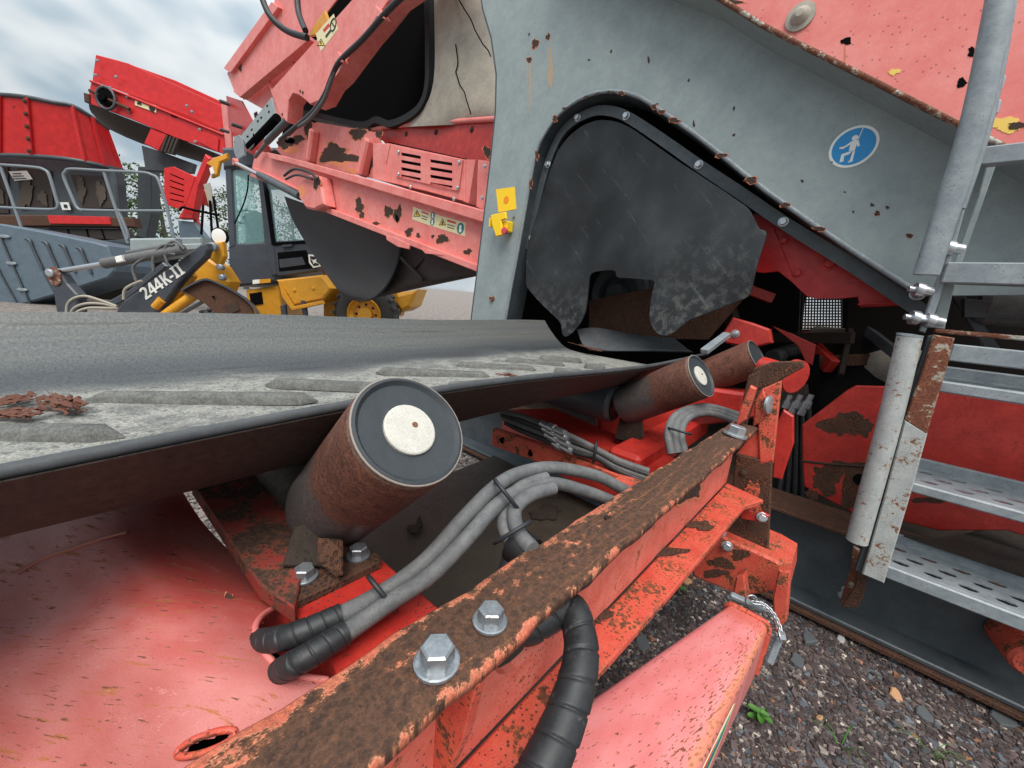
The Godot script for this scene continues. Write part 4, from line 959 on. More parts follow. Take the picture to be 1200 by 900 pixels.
	# the fold cylinder along the lower rail
	cy = S(); tube(cy, [onp(276, 191, PX(TAIL - .1)), onp(304, 205, PX(TAIL - .1))], .03, 14, 1); obj("cylinder_rod", cy, "chrome", t)
	cy = S(); tube(cy, [onp(304, 205, PX(TAIL - .1)), onp(352, 230, PX(TAIL - .1))], .046, 16, 1); obj("fold_cylinder", cy, "plate_dark", t)
	cy = S(); lathe(cy, onp(273, 189, PX(TAIL - .13)), Vector3(1, 0, 0), V2([0, .02, 0, .05, .06, .05, .06, .02]), 16); obj("cylinder_eye", cy, "pink_far", t)
	var br = px_plate("cylinder_bracket", [352, 212, 362, 204, 374, 206, 380, 240, 368, 246, 358, 244, 350, 232], PX(TAIL - .13), .12, "pink_far", t, .02)
	blotch(br, 371, 214, 4, 9, PX(TAIL - .13), "chip_dark", 120); blotch(br, 354, 224, 4, 9, PX(TAIL - .13), "paint_flake", 121)
	# hoses
	for l in [[305, -8, 4.2, 316, 18, 4.2, 336, 36, 4.2, 360, 44, 4.1], [348, -10, 4.3, 350, 15, 4.3, 358, 36, 4.2]]:
		var s = S(); tube(s, path(l), .032, 10, 5); obj("hose", s, "hose_black", t)
	for l in [[[478, -10, 455, 12, 425, 46, 398, 72, 388, 92, 380, 112, 366, 132, 345, 150, 328, 164], .022, "hose_black"], [[395, 74, 386, 100, 378, 120, 362, 140, 350, 148], .018, "hose_grey"], [[333, 206, 345, 198, 362, 202, 372, 210], .014, "hose_black"], [[335, 210, 348, 205, 366, 210], .012, "hose_black"]]:
		var s = S(); tube(s, outline(l[0], PX(TAIL - .16)), l[1], 8, 4); obj("hose", s, l[2], t)
	for b in [[392, 68, 396, 60, 402, 72], [438, 14, 440, 6, 452, 22]]:
		px_plate("hose_clip", [b[0], b[1], b[2], b[3], b[4], b[5], b[0] + 2, b[1] + 5], PX(TAIL - .17), .05, "pink_far", t, .003)
	px_plate("yellow_bracket", [360, 42, 380, 12, 384, 24, 372, 40], PX(TAIL + .12), .03, "loader_yellow", t)
	# mouth whose inner shade is painted black, with the rubber trough and the tan belt behind it
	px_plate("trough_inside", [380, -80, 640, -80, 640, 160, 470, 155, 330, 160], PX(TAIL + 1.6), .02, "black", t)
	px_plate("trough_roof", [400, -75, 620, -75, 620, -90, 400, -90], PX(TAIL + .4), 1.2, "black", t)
	var rim = S()
	var rp = outline([498, -70, 500, 0, 501, 60, 500, 100, 492, 124, 476, 138, 455, 146, 440, 141, 425, 147, 400, 143, 372, 136, 350, 132], PX(TAIL + .14))
	rp = catmull(rp, 4)
	var ro = []; var r2 = []
	for i in rp.size():
		var d = (rp[mini(i + 1, rp.size() - 1)] - rp[maxi(i - 1, 0)]).normalized()
		var nn = Vector3(0, -d.z, d.y) * .035
		ro.append(rp[i] + nn); r2.append(rp[i] - nn * .6)
	for i in rp.size() - 1:
		var x = Vector3(.5, 0, 0)
		quad(rim, ro[i], ro[i + 1], r2[i + 1], r2[i], Vector3(-1, 0, 0)); quad(rim, ro[i], ro[i + 1], ro[i + 1] + x, ro[i] + x, Vector3.UP); quad(rim, r2[i], r2[i + 1], r2[i + 1] + x, r2[i] + x, Vector3.DOWN)
	obj("trough_rubber", rim, "rubber_edge", t)
	var tb = S()
	sheet(tb, [outline([506, -70], PX(TAIL + .17)) + outline([540, -70], PX(TAIL + .155)) + outline([640, -70], PX(TAIL + .5)), outline([509, 20, 540, 20], PX(TAIL + .16)) + outline([640, 20], PX(TAIL + .5)), outline([508, 95, 540, 95], PX(TAIL + .16)) + outline([640, 95], PX(TAIL + .5)), outline([494, 130, 540, 128], PX(TAIL + .17)) + outline([640, 128], PX(TAIL + .5)), outline([470, 149, 530, 146], PX(TAIL + .18)) + outline([640, 142], PX(TAIL + .5))], 4, Vector3(.012, 0, 0)); var tbo = obj("tan_belt", tb, "tan_belt", t)
	var pl = PX(TAIL + .145)
	for l in [[532, -10, 545, 12, 556, 34, 566, 52, 575, 66], [534, 52, 536, 66, 534, 84, 539, 100, 546, 115, 552, 134]]:
		for k in l.size() / 2 - 1:
			var mx = (l[2 * k] + l[2 * k + 2]) * .5; var my = (l[2 * k + 1] + l[2 * k + 3]) * .5
			var s = S(); tube(s, outline([l[2 * k], l[2 * k + 1], mx + (k % 2) * 1.5, my, l[2 * k + 2], l[2 * k + 3]], pl), .0045, 5, 2); obj("crack", s, "black", tbo)
	# the hanging belt under the frame: a half pipe with its thick rim, ribbed return behind it
	var hb = S()
	var H1 = path([333, 230, 5.6, 372, 244, 5.1, 420, 262, 4.5, 468, 283, 4.05])
	var H2 = path([345, 262, 5.5, 380, 280, 5.0, 424, 298, 4.4, 463, 312, 4.0])
	var H3 = path([372, 306, 5.1, 398, 318, 4.75, 430, 328, 4.3, 450, 335, 4.02])
	var H4 = path([396, 340, 4.7, 410, 345, 4.5, 425, 348, 4.3, 436, 350, 4.12])
	var H5 = path([408, 351, 4.7, 412, 352, 4.6, 418, 352.5, 4.5, 424, 353, 4.4])
	sheet(hb, [H1, H2, H3, H4, H5], 5, Vector3(.01, .004, -.012)); obj("hanging_belt", hb, "belt_hang", t)
	var rimb = S(); tube(rimb, path([470, 283, 4.0, 467, 305, 3.97, 456, 330, 3.98, 440, 348, 4.05, 420, 353, 4.4]), .024, 10, 5, 0, false, .012); obj("belt_rim", rimb, "rubber_edge", t)
	var rb = S(); sheet(rb, [path([462, 276, 4.2, 500, 294, 3.8, 556, 312, 3.4]), path([468, 300, 4.15, 510, 308, 3.8, 560, 318, 3.45]), path([455, 335, 4.15, 500, 331, 3.85, 560, 322, 3.5]), path([436, 350, 4.25, 490, 338, 4.1, 562, 323, 3.8])], 5, Vector3(.01, 0, -.01)); var rbo = obj("return_belt", rb, "belt_under", t)
	for l in [[470, 302, 484, 316, 496, 328], [484, 316, 500, 300, 512, 297], [512, 330, 528, 312, 540, 306]]:
		var s = S(); tube(s, path([l[0], l[1], 3.95, l[2], l[3], 3.9, l[4], l[5], 3.8]), .018, 6, 3); obj("belt_cleat", s, "belt_under", rbo)

func mini_triangle(parent, u, v, s, pl, mark):    # yellow warning triangle with a black border and a mark
	var st = S(); plate(st, outline([u, v - s, u + s * .95, v + s * .7, u - s * .95, v + s * .7], pl), away(pl) * .0006, .0001); var o = obj("warning_triangle", st, "sticker_black", parent)
	var p2 = Plane(pl.normal, pl.d - .0008)
	st = S(); plate(st, outline([u, v - s * .66, u + s * .66, v + s * .52, u - s * .66, v + s * .52], p2), away(pl) * .0006, .0001); obj("triangle_face", st, "sticker_yellow", o)
	var p3 = Plane(pl.normal, pl.d - .0016)
	st = S()
	if mark == 0: plate(st, outline([u - .12 * s, v - .4 * s, u + .14 * s, v - .4 * s, u + .05 * s, v + .1 * s, u + .3 * s, v + .1 * s, u - .1 * s, v + .48 * s, u, v + .16 * s, u - .22 * s, v + .16 * s], p3), away(pl) * .0005, .0001)
	else: plate(st, outline([u - .1 * s, v - .3 * s, u + .1 * s, v - .3 * s, u + .3 * s, v + .1 * s, u + .1 * s, v + .2 * s, u + .3 * s, v + .44 * s, u - .3 * s, v + .44 * s, u - .2 * s, v + .1 * s], p3), away(pl) * .0005, .0001)
	obj("triangle_mark", st, "sticker_black", o)
func label_row(parent, P):
	var L = PX(TAIL - .0015)
	var base = px_plate("warning_label", [484, 242, 503, 249, 545.5, 261, 545, 277, 503, 264, 483, 257], L, .001, "sticker_cream", parent, .0002)
	var L2 = PX(TAIL - .0027)
	mini_triangle(base, 488.5, 250.5, 4.6, L2, 0); mini_triangle(base, 518.5, 260.8, 4.6, L2, 1)
	for q in [[494, 247, 502, 250, 502, 252, 494, 249, "sticker_red"], [524, 257, 534, 260, 534, 262.5, 524, 259.5, "sticker_red"], [494, 252, 501, 254.6, 501, 255.6, 494, 253, "sticker_black"], [494, 255, 500, 257.2, 500, 258.2, 494, 256, "sticker_black"], [524, 262.4, 533, 265, 533, 266, 524, 263.4, "sticker_black"], [524, 265.4, 532, 267.8, 532, 268.8, 524, 266.4, "sticker_black"]]:
		px_plate("label_line", [q[0], q[1], q[2], q[3], q[4], q[5], q[6], q[7]], L2, .0006, q[8], base, .0001)
	for q in [[507, 252.6, 3.2], [506.6, 260, 3.2], [539.5, 267.5, 5.2]]:
		var c = onp(q[0], q[1], L2); var r = onp(q[0] + q[2], q[1], L2).distance_to(c) * .8
		var st = S(); plate(st, disc_pts(c, Vector3(0, r, 0), Vector3(0, 0, r), 16), Vector3(.0006, 0, 0), .0001); var d = obj("label_disc", st, "sticker_teal", base)
		c.x -= .0009
		st = S(); plate(st, disc_pts(c + Vector3(0, r * .25, 0), Vector3(0, r * .35, 0), Vector3(0, 0, r * .35), 10), Vector3(.0006, 0, 0), .0001); plate(st, [c + Vector3(0, -.1, -.4) * r, c + Vector3(0, -.1, .4) * r, c + Vector3(0, -.7, .3) * r, c + Vector3(0, -.7, -.3) * r], Vector3(.0006, 0, 0), .0001); obj("disc_mark", st, "sticker_white", d)
func arm_label(parent, A):
	var L = PX(TAIL - .1215)
	var base = px_plate("warning_label", [370, 40, 391, 16, 396, 34, 376, 60], L, .001, "sticker_cream", parent, .0002)
	var L2 = PX(TAIL - .1227)
	mini_triangle(base, 376, 50, 5.2, L2, 0)
	px_plate("label_line", [378, 35, 385, 27, 387, 30, 380, 38], L2, .0006, "sticker_red", base, .0001)
	px_plate("label_line", [381, 42, 387, 34, 388, 37, 382, 45], L2, .0006, "sticker_black", base, .0001)
	var c = onp(390.5, 29, L2); var r = .045
	var st = S(); tube(st, disc_pts(c, Vector3(0, r, 0), Vector3(0, 0, r * 1.3), 16), .006, 5, 1, 0, true); obj("prohibition_ring", st, "sticker_black", base)
	st = S(); bar(st, c + Vector3(-.001, r * .7, -r * .8), c + Vector3(-.001, -r * .7, r * .8), .004, .012); obj("prohibition_bar", st, "sticker_black", base)

# ---------------------------------------------------------------- the side conveyor in front of the lens
const DX0 := -1.3
const DX1 := 1.72
func belt_profile():                              # Vector2(y, z) from the far lip to the near lip
	var o = []
	for p in [[.932, -1.285], [.900, -1.255], [.865, -1.215], [.832, -1.17], [.810, -1.125], [.802, -1.07], [.80, -1.0], [.80, -.9], [.80, -.8], [.80, -.7], [.801, -.62], [.806, -.565], [.820, -.53], [.846, -.497], [.872, -.468], [.897, -.440]]: o.append(Vector2(p[0], p[1]))
	return o
func side_conveyor():
	var t = thing("side_conveyor", "troughed conveyor with dusty ribbed grey belt on rusty rollers", "conveyor", Vector3(.3, .0, -.8))
	var prof = belt_profile()
	var rows = []; var under = []
	for k in 31:
		var x = lerpf(DX0, DX1, k / 30.0); var row = []
		for j in prof.size():
			var f = j / float(prof.size() - 1)
			row.append(Vector3(x, prof[j].x + .004 * sin(x * 5.0 + j * .4) + .012 * smoothstep(.9, 1.0, f) * sin(x * 3.0 + .5), prof[j].y + .004 * sin(x * 3.7) * smoothstep(.8, 1.0, f)))
		rows.append(row)
	var st = S(); sheet(st, rows, 2, Vector3(0, -.012, 0)); var belt = obj("belt", st, "belt_top", t)
	# the underside of the belt is its own, browner face
	for k in rows.size():
		var r = []
		for j in prof.size():
			var a = rows[k][maxi(j - 1, 0)]; var b = rows[k][mini(j + 1, prof.size() - 1)]
			var n = Vector3(0, -(b.z - a.z), (b.y - a.y)).normalized()
			if n.y > 0: n = -n
			r.append(rows[k][j] + n * .0135)
		under.append(r)
	st = S(); sheet(st, under, 2, Vector3(0, -.0015, 0)); obj("belt_underside", st, "belt_under", belt)
	st = S()
	for lipj in [prof.size() - 1]:
		var l = []
		for r in rows: l.append(r[lipj] + Vector3(0, -.005, .003))
		tube(st, l, .0062, 8, 2)
	obj("belt_edge", st, "belt_smooth", belt)
	# chevron cleats moulded on the belt
	var deg = .8
	for c in [[-.005, -1.0, .32, -.805], [.275, -.985, .52, -.79], [.56, -1.003, .83, -.80], [.84, -.985, 1.06, -.80], [1.08, -.98, 1.26, -.82], [-.30, -.99, .03, -.76], [1.28, -.97, 1.42, -.84], [-.62, -.98, -.3, -.78], [-.92, -.98, -.6, -.78]]:
		cleat(belt, Vector3(c[0], deg, c[1]), Vector3(c[2], deg, c[3]), .019)
	for c in [[.33, -.735, .62, -.665], [.05, -.72, .32, -.62], [.84, -.74, .95, -.66], [1.10, -.76, 1.18, -.69], [-.25, -.70, .0, -.60], [.62, -.76, .82, -.715], [1.32, -.77, 1.38, -.71]]:
		cleat(belt, Vector3(c[0], deg, c[1]), Vector3(c[2], deg, c[3]), .015)
	# return strand
	st = S(); sheet(st, [[Vector3(-1.3, .41, -.99), Vector3(-1.3, .40, -.5), Vector3(-1.3, .405, -.24)], [Vector3(.3, .395, -.99), Vector3(.3, .385, -.5), Vector3(.3, .395, -.24)], [Vector3(1.08, .41, -.99), Vector3(1.08, .40, -.5), Vector3(1.08, .405, -.24)]], 8, Vector3(0, -.012, 0)); var ret = obj("return_belt", st, "belt_return", t)
	for b in [[485, 618, 10, 5, 130], [492, 611, 4, 6, 131], [640, 600, 22, 9, 132], [655, 580, 14, 5, 133]]: blotch(ret, b[0], b[1], b[2], b[3], PY(.4), "dirt", b[4], .004, "mud_clod")
	# idlers
	idler(t, .22, true); idler(t, 1.14, true); idler(t, 1.56, false)
	cross_member(t)
func cleat(belt, a, b, w):
	var d = (b - a).normalized(); var s = Vector3(-d.z, 0, d.x)
	var st = S()
	var n := 14
	var prof = [Vector2(-1, -.002), Vector2(-.85, .011), Vector2(-.6, .017), Vector2(.6, .017), Vector2(.85, .011), Vector2(1, -.002)]
	st.set_smooth_group(1)
	var rings = []
	for i in n + 1:
		var f = i / float(n); var e = sqrt(maxf(0.0, 1.0 - pow(maxf(0.0, absf(f - .5) * 2 - .86) / .14, 2)))
		var ring = []
		for p in prof: ring.append(a.lerp(b, f) + s * p.x * w * maxf(e, .05) + Vector3.UP * p.y * maxf(e, .1))
		rings.append(ring)
	for i in n:
		for k in prof.size() - 1: quad(st, rings[i][k], rings[i][k + 1], rings[i + 1][k + 1], rings[i + 1][k], Vector3.UP)
	obj("cleat", st, "belt_dusty", belt)
func idler(t, x, near):
	# three roller set: steep outer roller at the near wing, flat middle one
	var tilt = deg_to_rad(43)
	var axis = Vector3(0, sin(tilt), cos(tilt))           # up and towards the lens
	var tip = Vector3(x, .907, -.322)
	if x > 1.0 and near: tip = onp(822, 440, PX(x))
	elif not near: tip = onp(888, 418, PX(x))
	if x > 1.0: axis = Vector3(-.10, sin(tilt * .8), cos(tilt * .8)).normalized()
	var L = .262; var R = .0635
	var r = Node3D.new(); r.name = numbered("roller", t); t.add_child(r); r.position = tip - axis * L * .5 - gpos(t)
	var root = tip - axis * L
	var st = S(); var nx = axis.cross(Vector3.RIGHT).normalized(); var ny = axis.cross(nx)
	st.set_smooth_group(1)
	var ss := 48; var segs := 16
	for i in segs:
		for k in ss:
			var q = []
			for e in [[0, 0], [1, 0], [1, 1], [0, 1]]:
				var f = (i + e[1]) / float(segs); var an = TAU * (k + e[0]) / ss
				var rr = R - (.003 if (f == 0.0 or f == 1.0) else 0.0)
				q.append([root + axis * L * f + (nx * cos(an) + ny * sin(an)) * rr, Vector2((k + e[0]) / float(ss), f), an])
			quad(st, q[0][0], q[1][0], q[2][0], q[3][0], nx * cos(q[0][2]) + ny * sin(q[0][2]), q[0][1], q[1][1], q[2][1], q[3][1])
	obj("roller_shell", st, "roller_shell" if near else "roller_rust", r)
	st = S(); lathe(st, tip, axis, V2([-.012, R - .004, .001, R - .003, .0015, R - .006, -.003, R - .010, -.004, .031, -.004, .0]), 40); obj("end_cap", st, "cap_plastic", r); st = S(); lathe(st, root, -axis, V2([-.01, R - .003, .001, R - .006, .001, .012, .03, .012, .03, 0]), 32); obj("end_cap", st, "cap_plastic", r)
	st = S(); tube(st, disc_pts(tip + axis * -.0005, nx * (R - .0022), ny * (R - .0022), 48), .0013, 6, 1, 0, true); obj("worn_rim", st, "worn_edge", r)
	if near:
		st = S(); lathe(st, tip, axis, V2([-.006, .0285, -.001, .0285, .0, .027, .0004, .02, .0007, 0]), 32); var hub = obj("hub_cover", st, "cap_paint", r)
		var st2 = S(); lathe(st2, tip + axis * .0005 + nx * .003 + ny * -.006, axis, V2([0, .0035, .001, .003, .001, 0]), 10); obj("hub_pip", st2, "galv_rust", hub)
	# middle roller, its end shows behind the outer roller's foot
	var mroot = Vector3(x + .02, .712, -.575)
	if x > 1.0: mroot = onp(722, 474, PX(x + .02)) if near else onp(840, 440, PX(x))
	if not near: return
	st = S(); lathe(st, mroot, Vector3(0, 0, -1), V2([.004, 0, .004, .03, .0, .034, 0, R - .012, .004, R - .004, .012, R, .44, R, .45, R - .006, .45, 0]), 40); obj("middle_roller", st, "belt_under" if x < 1 else "plate_dark", t)
	st = S(); lathe(st, mroot, Vector3(0, 0, 1), V2([-.002, R - .014, .004, R - .012, .004, R - .02, -.002, .03]), 32); obj("roller_seal", st, "rubber_edge", t)
	# bracket: base plate with two bolts, upright web and gusset carrying the roller spindles
	if x < 1.0:
		var by = .705
		var bp = Node3D.new(); bp.name = numbered("idler_bracket", t); t.add_child(bp); bp.position = onp(385, 665, PY(by)) - gpos(t)
		st = S(); plate(st, outline([320, 671, 352, 618, 388, 610, 446, 650, 446, 658, 344, 706], PY(by)), Vector3(0, -.01, 0), .002); obj("base_plate", st, "rust", bp)
		for b in [[357, 676], [420, 651]]: bolt(bp, onp(b[0], b[1], PY(by + .001)), Vector3.UP, .019, "steel", "bolt", 1.35)
		px_plate("bracket_web", [330, 664, 345, 618, 362, 612, 382, 640, 396, 672, 374, 664], Plane(ray(370, 640).normalized(), ray(370, 640).normalized().dot(at(370, 640, .47))), .008, "dirt", bp)
		px_plate("bracket_gusset", [372, 630, 398, 632, 402, 668, 394, 676, 372, 658], Plane(ray(385, 650).normalized(), ray(385, 650).normalized().dot(at(385, 650, .455))), .008, "rust", bp)
		px_plate("bracket_gusset", [398, 632, 402, 634, 402, 674, 394, 676], Plane(ray(400, 650).normalized(), ray(400, 650).normalized().dot(at(400, 650, .45))), .02, "rust", bp)
	else:
		var bp = Node3D.new(); bp.name = numbered("idler_bracket", t); t.add_child(bp); bp.position = onp(735, 500, PX(1.15)) - gpos(t)
		px_plate("bracket_web", [731, 470, 748, 472, 754, 512, 744, 520, 720, 514], PX(1.14), .01, "dirt", bp)
		px_plate("base_plate", [718, 514, 744, 502, 762, 508, 742, 522], PY(.60), .01, "dirt", bp)
		bolt(bp, onp(736, 513, PY(.604)), Vector3.UP, .022, "steel")
func cross_member(t):
	# first cross member under the near idler: bright red box end
	var y = .694
	var st = S(); plate(st, [onp(345, 600, PY(y)), onp(430, 640, PY(y)), onp(452, 657, PY(y)), onp(517, 712, PY(y)), onp(560, 752, PY(y)), onp(470, 850, PY(y)), onp(402, 806, PY(y)), onp(392, 780, PY(y)), onp(370, 745, PY(y)), onp(345, 715, PY(y)), onp(300, 672, PY(y))], Vector3(0, -.09, 0), .004)
	obj("cross_member", st, "red", t)
	# dark brown bracket plate left of it, a narrow slot between
	st = S(); plate(st, outline([224, 566, 300, 545, 370, 600, 345, 712, 304, 684, 275, 642], PY(.712)), Vector3(0, -.02, 0), .002); obj("idler_bridge", st, "rusty_red", t)
	st = S(); plate(st, outline([232, 640, 272, 645, 300, 690, 280, 684], PY(.62)), Vector3(0, -.02, 0), .002); obj("slot_plate", st, "black", t)
	# second cross member along Z at X about 1.05, carrying hoses
	st = S(); plate(st, outline([590, 480, 650, 478, 760, 525, 800, 540, 800, 575, 770, 560, 640, 513], PY(.60)), Vector3(0, -.11, 0), .004); var m2 = obj("cross_member", st, "red", t)
	st = S(); plate(st, outline([577, 502, 650, 527, 770, 575, 770, 586, 640, 545, 575, 522], PX(.885)), Vector3(.02, 0, 0), .003); obj("end_plate", st, "orange_red", m2)
	for b in [[588, 516], [621, 531]]: blotch(m2, b[0], b[1], 2.5, 5, PX(.885), "black", int(b[0]), .002, "bolt_hole")
	# longitudinal red tube on the far side
	st = S(); bar(st, Vector3(1.0, .60, -.42), Vector3(1.7, .60, -.42), .10, .09, Vector3.UP, .012); obj("long_member", st, "red", t)
	st = S(); bar(st, onp(700, 500, PX(1.35)), onp(900, 470, PX(1.75)), .07, .10, Vector3.UP, .012); obj("long_member", st, "red", t)
	st = S(); plate(st, outline([786, 486, 800, 466, 832, 455, 874, 461, 868, 490, 836, 480, 800, 492], PX(1.5)), Vector3(.1, 0, 0), .01); obj("rear_box", st, "red", t)
	px_plate("flange_tab", [730, 528, 752, 534, 744, 556, 728, 550], PX(1.05), .01, "red", t)
	px_plate("flange_tab", [708, 564, 730, 556, 752, 570, 738, 574], PY(.66), .01, "orange_red", t)

# ---------------------------------------------------------------- rusted beam along the conveyor, hoses
func beam_and_hoses():
	var t = thing("frame_beam", "rusty orange channel beam with two big hex bolts on its pitted top flange", "beam", Vector3(.55, .7, -.18))
	var ya = .776; var yb = .772
	# flange corners: near end and far end, left and right edges
	var a0 = onp(212, 912, PY(ya)); var a1 = onp(447, 884, PY(ya)); var b0 = onp(868, 490, PY(yb)); var b1 = onp(905, 485, PY(yb))
	a0.x = -.06; a1.x = -.06; a0.z = -.233; a1.z = -.160; b0 = Vector3(1.16, yb, -.197); b1 = Vector3(1.16, yb, -.136)
	var st = S()
	var n := 60
	st.set_smooth_group(1)
	var th = .011
	var edge = func(f, side):
		var p = a0.lerp(b0, f) if side == 0 else a1.lerp(b1, f)
		p.z += .0012 * sin(f * 61.0 + side) + .0008 * sin(f * 143.0); p.y += .0009 * sin(f * 47.0 + side * 2)
		return p
	for i in n:
		var f = i / float(n); var g = (i + 1) / float(n)
		var rows = []
		for e in [f, g]:
			var p = edge.call(e, 0); var q = edge.call(e, 1)
			rows.append([p + Vector3(0, -th, 0), p + Vector3(0, -.003, 0), p.lerp(q, .05), q.lerp(p, .05), q + Vector3(0, -.003, 0), q + Vector3(0, -th, 0)])
		var vs = [0.0, .01, .05, .95, .99, 1.0]
		for k in 5:
			quad(st, rows[0][k], rows[1][k], rows[1][k + 1], rows[0][k + 1], Vector3(0, 1, -1) if k < 2 else (Vector3(0, 1, 1) if k > 2 else Vector3.UP), Vector2(f, vs[k]), Vector2(g, vs[k]), Vector2(g, vs[k + 1]), Vector2(f, vs[k + 1]))
		quad(st, rows[0][0], rows[1][0], rows[1][5], rows[0][5], Vector3.DOWN, Vector2(f, 0), Vector2(g, 0), Vector2(g, 1), Vector2(f, 1))
	obj("top_flange", st, "flange", t)
	# web under the flange and the broad lower flange, both running away from the lens
	var web = [Vector3(-.1, .764, -.205), Vector3(1.15, .760, -.178), Vector3(1.15, .60, -.178), Vector3(-.1, .60, -.205)]
	# a round opening lets the wrapped hose through
	var hole = disc_pts(Vector3(.288, .70, -.1965), Vector3(.05, 0, .001), Vector3(0, .045, 0), 18)
	st = S(); plate(st, web, Vector3(0, 0, -.01), .001, [hole]); var w = obj("web", st, "web_pink", t)
	st = S(); plate(st, [Vector3(-.1, .602, -.203), Vector3(1.15, .60, -.177), Vector3(1.13, .598, -.085), Vector3(1.05, .598, -.112), Vector3(.6, .599, -.135), Vector3(-.1, .60, -.182)], Vector3(0, -.012, 0), .003); var lf = obj("lower_flange", st, "orange_red", t)
	var WP = Plane(Vector3(.0216, 0, -1).normalized(), Vector3(.0216, 0, -1).normalized().dot(Vector3(-.1, .7, -.2045)))
	for b in [[713, 620, 7, 16, 140], [796, 577, 16, 14, 141], [812, 572, 12, 14, 145], [776, 588, 8, 10, 146]]: blotch(w, b[0], b[1], b[2], b[3], WP, "chip_dark", b[4], .002)
	for b in [[760, 645, 40, 9, 142], [690, 720, 26, 18, 143], [820, 615, 18, 6, 144]]: blotch(lf, b[0], b[1], b[2], b[3], PY(.602), "rust", b[4], .0015)
	st = S(); plate(st, [Vector3(.17, .762, -.2), Vector3(.17, .762, -.155), Vector3(.17, .70, -.165), Vector3(.17, .61, -.19), Vector3(.17, .61, -.2)], Vector3(.01, 0, 0), .001); obj("stiffener", st, "orange_red", t)
	st = S(); lathe(st, Vector3(.03, .748, -.16), Vector3(0, .35, 1), V2([-.05, .036, .0, .036, .012, .030, .018, .016, .02, 0]), 24, true); obj("stiffener_boss", st, "pink", t)
	bolt(t, onp(512, 776, PY(.7765)), Vector3.UP, .0225, "steel", "bolt", 1.15)
	bolt(t, onp(574, 728, PY(.7765)), Vector3(.05, 1, 0), .0195, "steel", "bolt", 1.1)
	bolt(t, onp(861, 510, PY(.7735)), Vector3(.1, 1, .1), .034, "zinc", "bolt", 1.2)
	# end bracket: cap, clevis plates, rusty lower plate
	px_plate("end_cap", [882, 432, 905, 424, 940, 423, 943, 430, 914, 446, 908, 470, 876, 470, 878, 450], PX(1.2), .012, "rust", t, .003)
	px_plate("clevis_plate", [877, 440, 891, 434, 884, 470, 870, 512, 862, 500], PX(1.16), .012, "rust", t, .003)
	px_plate("clevis_plate", [895, 455, 916, 446, 906, 540, 890, 546, 888, 500], PX(1.17), .014, "orange_red", t, .003)
	px_plate("clevis_cheek", [884, 470, 894, 455, 899, 468, 893, 494, 882, 500], PX(1.165), .02, "orange_red", t, .004)
	st = S(); lathe(st, onp(900, 474, PX(1.16)), Vector3(-.25, .1, 1), V2([0, .024, .006, .024, .008, .016, .008, 0]), 20); obj("washer", st, "zinc", t)
	st = S(); lathe(st, onp(928, 440, PX(1.4)), Vector3(-.6, -.1, 1), V2([-.10, .03, -.02, .03, .0, .05, .014, .05, .016, .02, .016, 0]), 24); obj("end_spool", st, "red", t)
	px_plate("end_plate", [862, 532, 905, 542, 900, 650, 843, 628, 850, 600, 858, 570], PX(1.17), .012, "rust", t, .003)
	px_plate("end_web", [880, 510, 906, 500, 906, 543, 862, 533], PX(1.18), .012, "orange_red", t, .003)
	px_plate("end_rib", [918, 480, 930, 488, 930, 520, 916, 562, 905, 560, 908, 500], PX(1.5), .02, "red", t, .004)
	px_plate("clevis_bar", [868, 476, 879, 452, 886, 456, 874, 492, 862, 500], PX(1.12), .02, "orange_red", t, .003)
	blotch(t, 882, 585, 12, 22, PX(1.165), "orange_red", 155, .002, "paint_flake")
	rivet(t, onp(871, 554, PX(1.17)), Vector3(-1, 0, 0), .008, "chip_dark")
	px_plate("bent_tab", [868, 592, 882, 600, 878, 606, 892, 600, 902, 605, 890, 612, 868, 608], PX(1.12), .01, "red", t)
	for b in [[852, 640, .011], [893, 606, .010], [845, 624, .010]]: bolt(t, onp(b[0], b[1], PX(1.12)), Vector3(-1, .2, .2), b[2] * 1.6, "zinc", "bolt", 1.1)
	# the wrecked box section under it
	px_plate("stub_box", [808, 652, 845, 628, 905, 655, 926, 668, 925, 690, 870, 700, 812, 676], PX(1.13), .16, "orange_red", t, .006)
	px_plate("stub_side", [912, 668, 927, 670, 922, 728, 908, 742, 905, 700], PX(1.06), .03, "orange_red", t, .004)
	px_plate("stub_lug", [862, 676, 872, 672, 876, 705, 858, 700], PX(1.05), .03, "orange_red", t, .004)
	for b in [[845, 660, 16, 8, 150], [868, 650, 14, 6, 151], [838, 672, 16, 6, 152]]: blotch(t, b[0], b[1], b[2], b[3], PX(1.13), "rust", b[4], .002)
	# grey hydraulic pair arching over the return belt
	hoses()
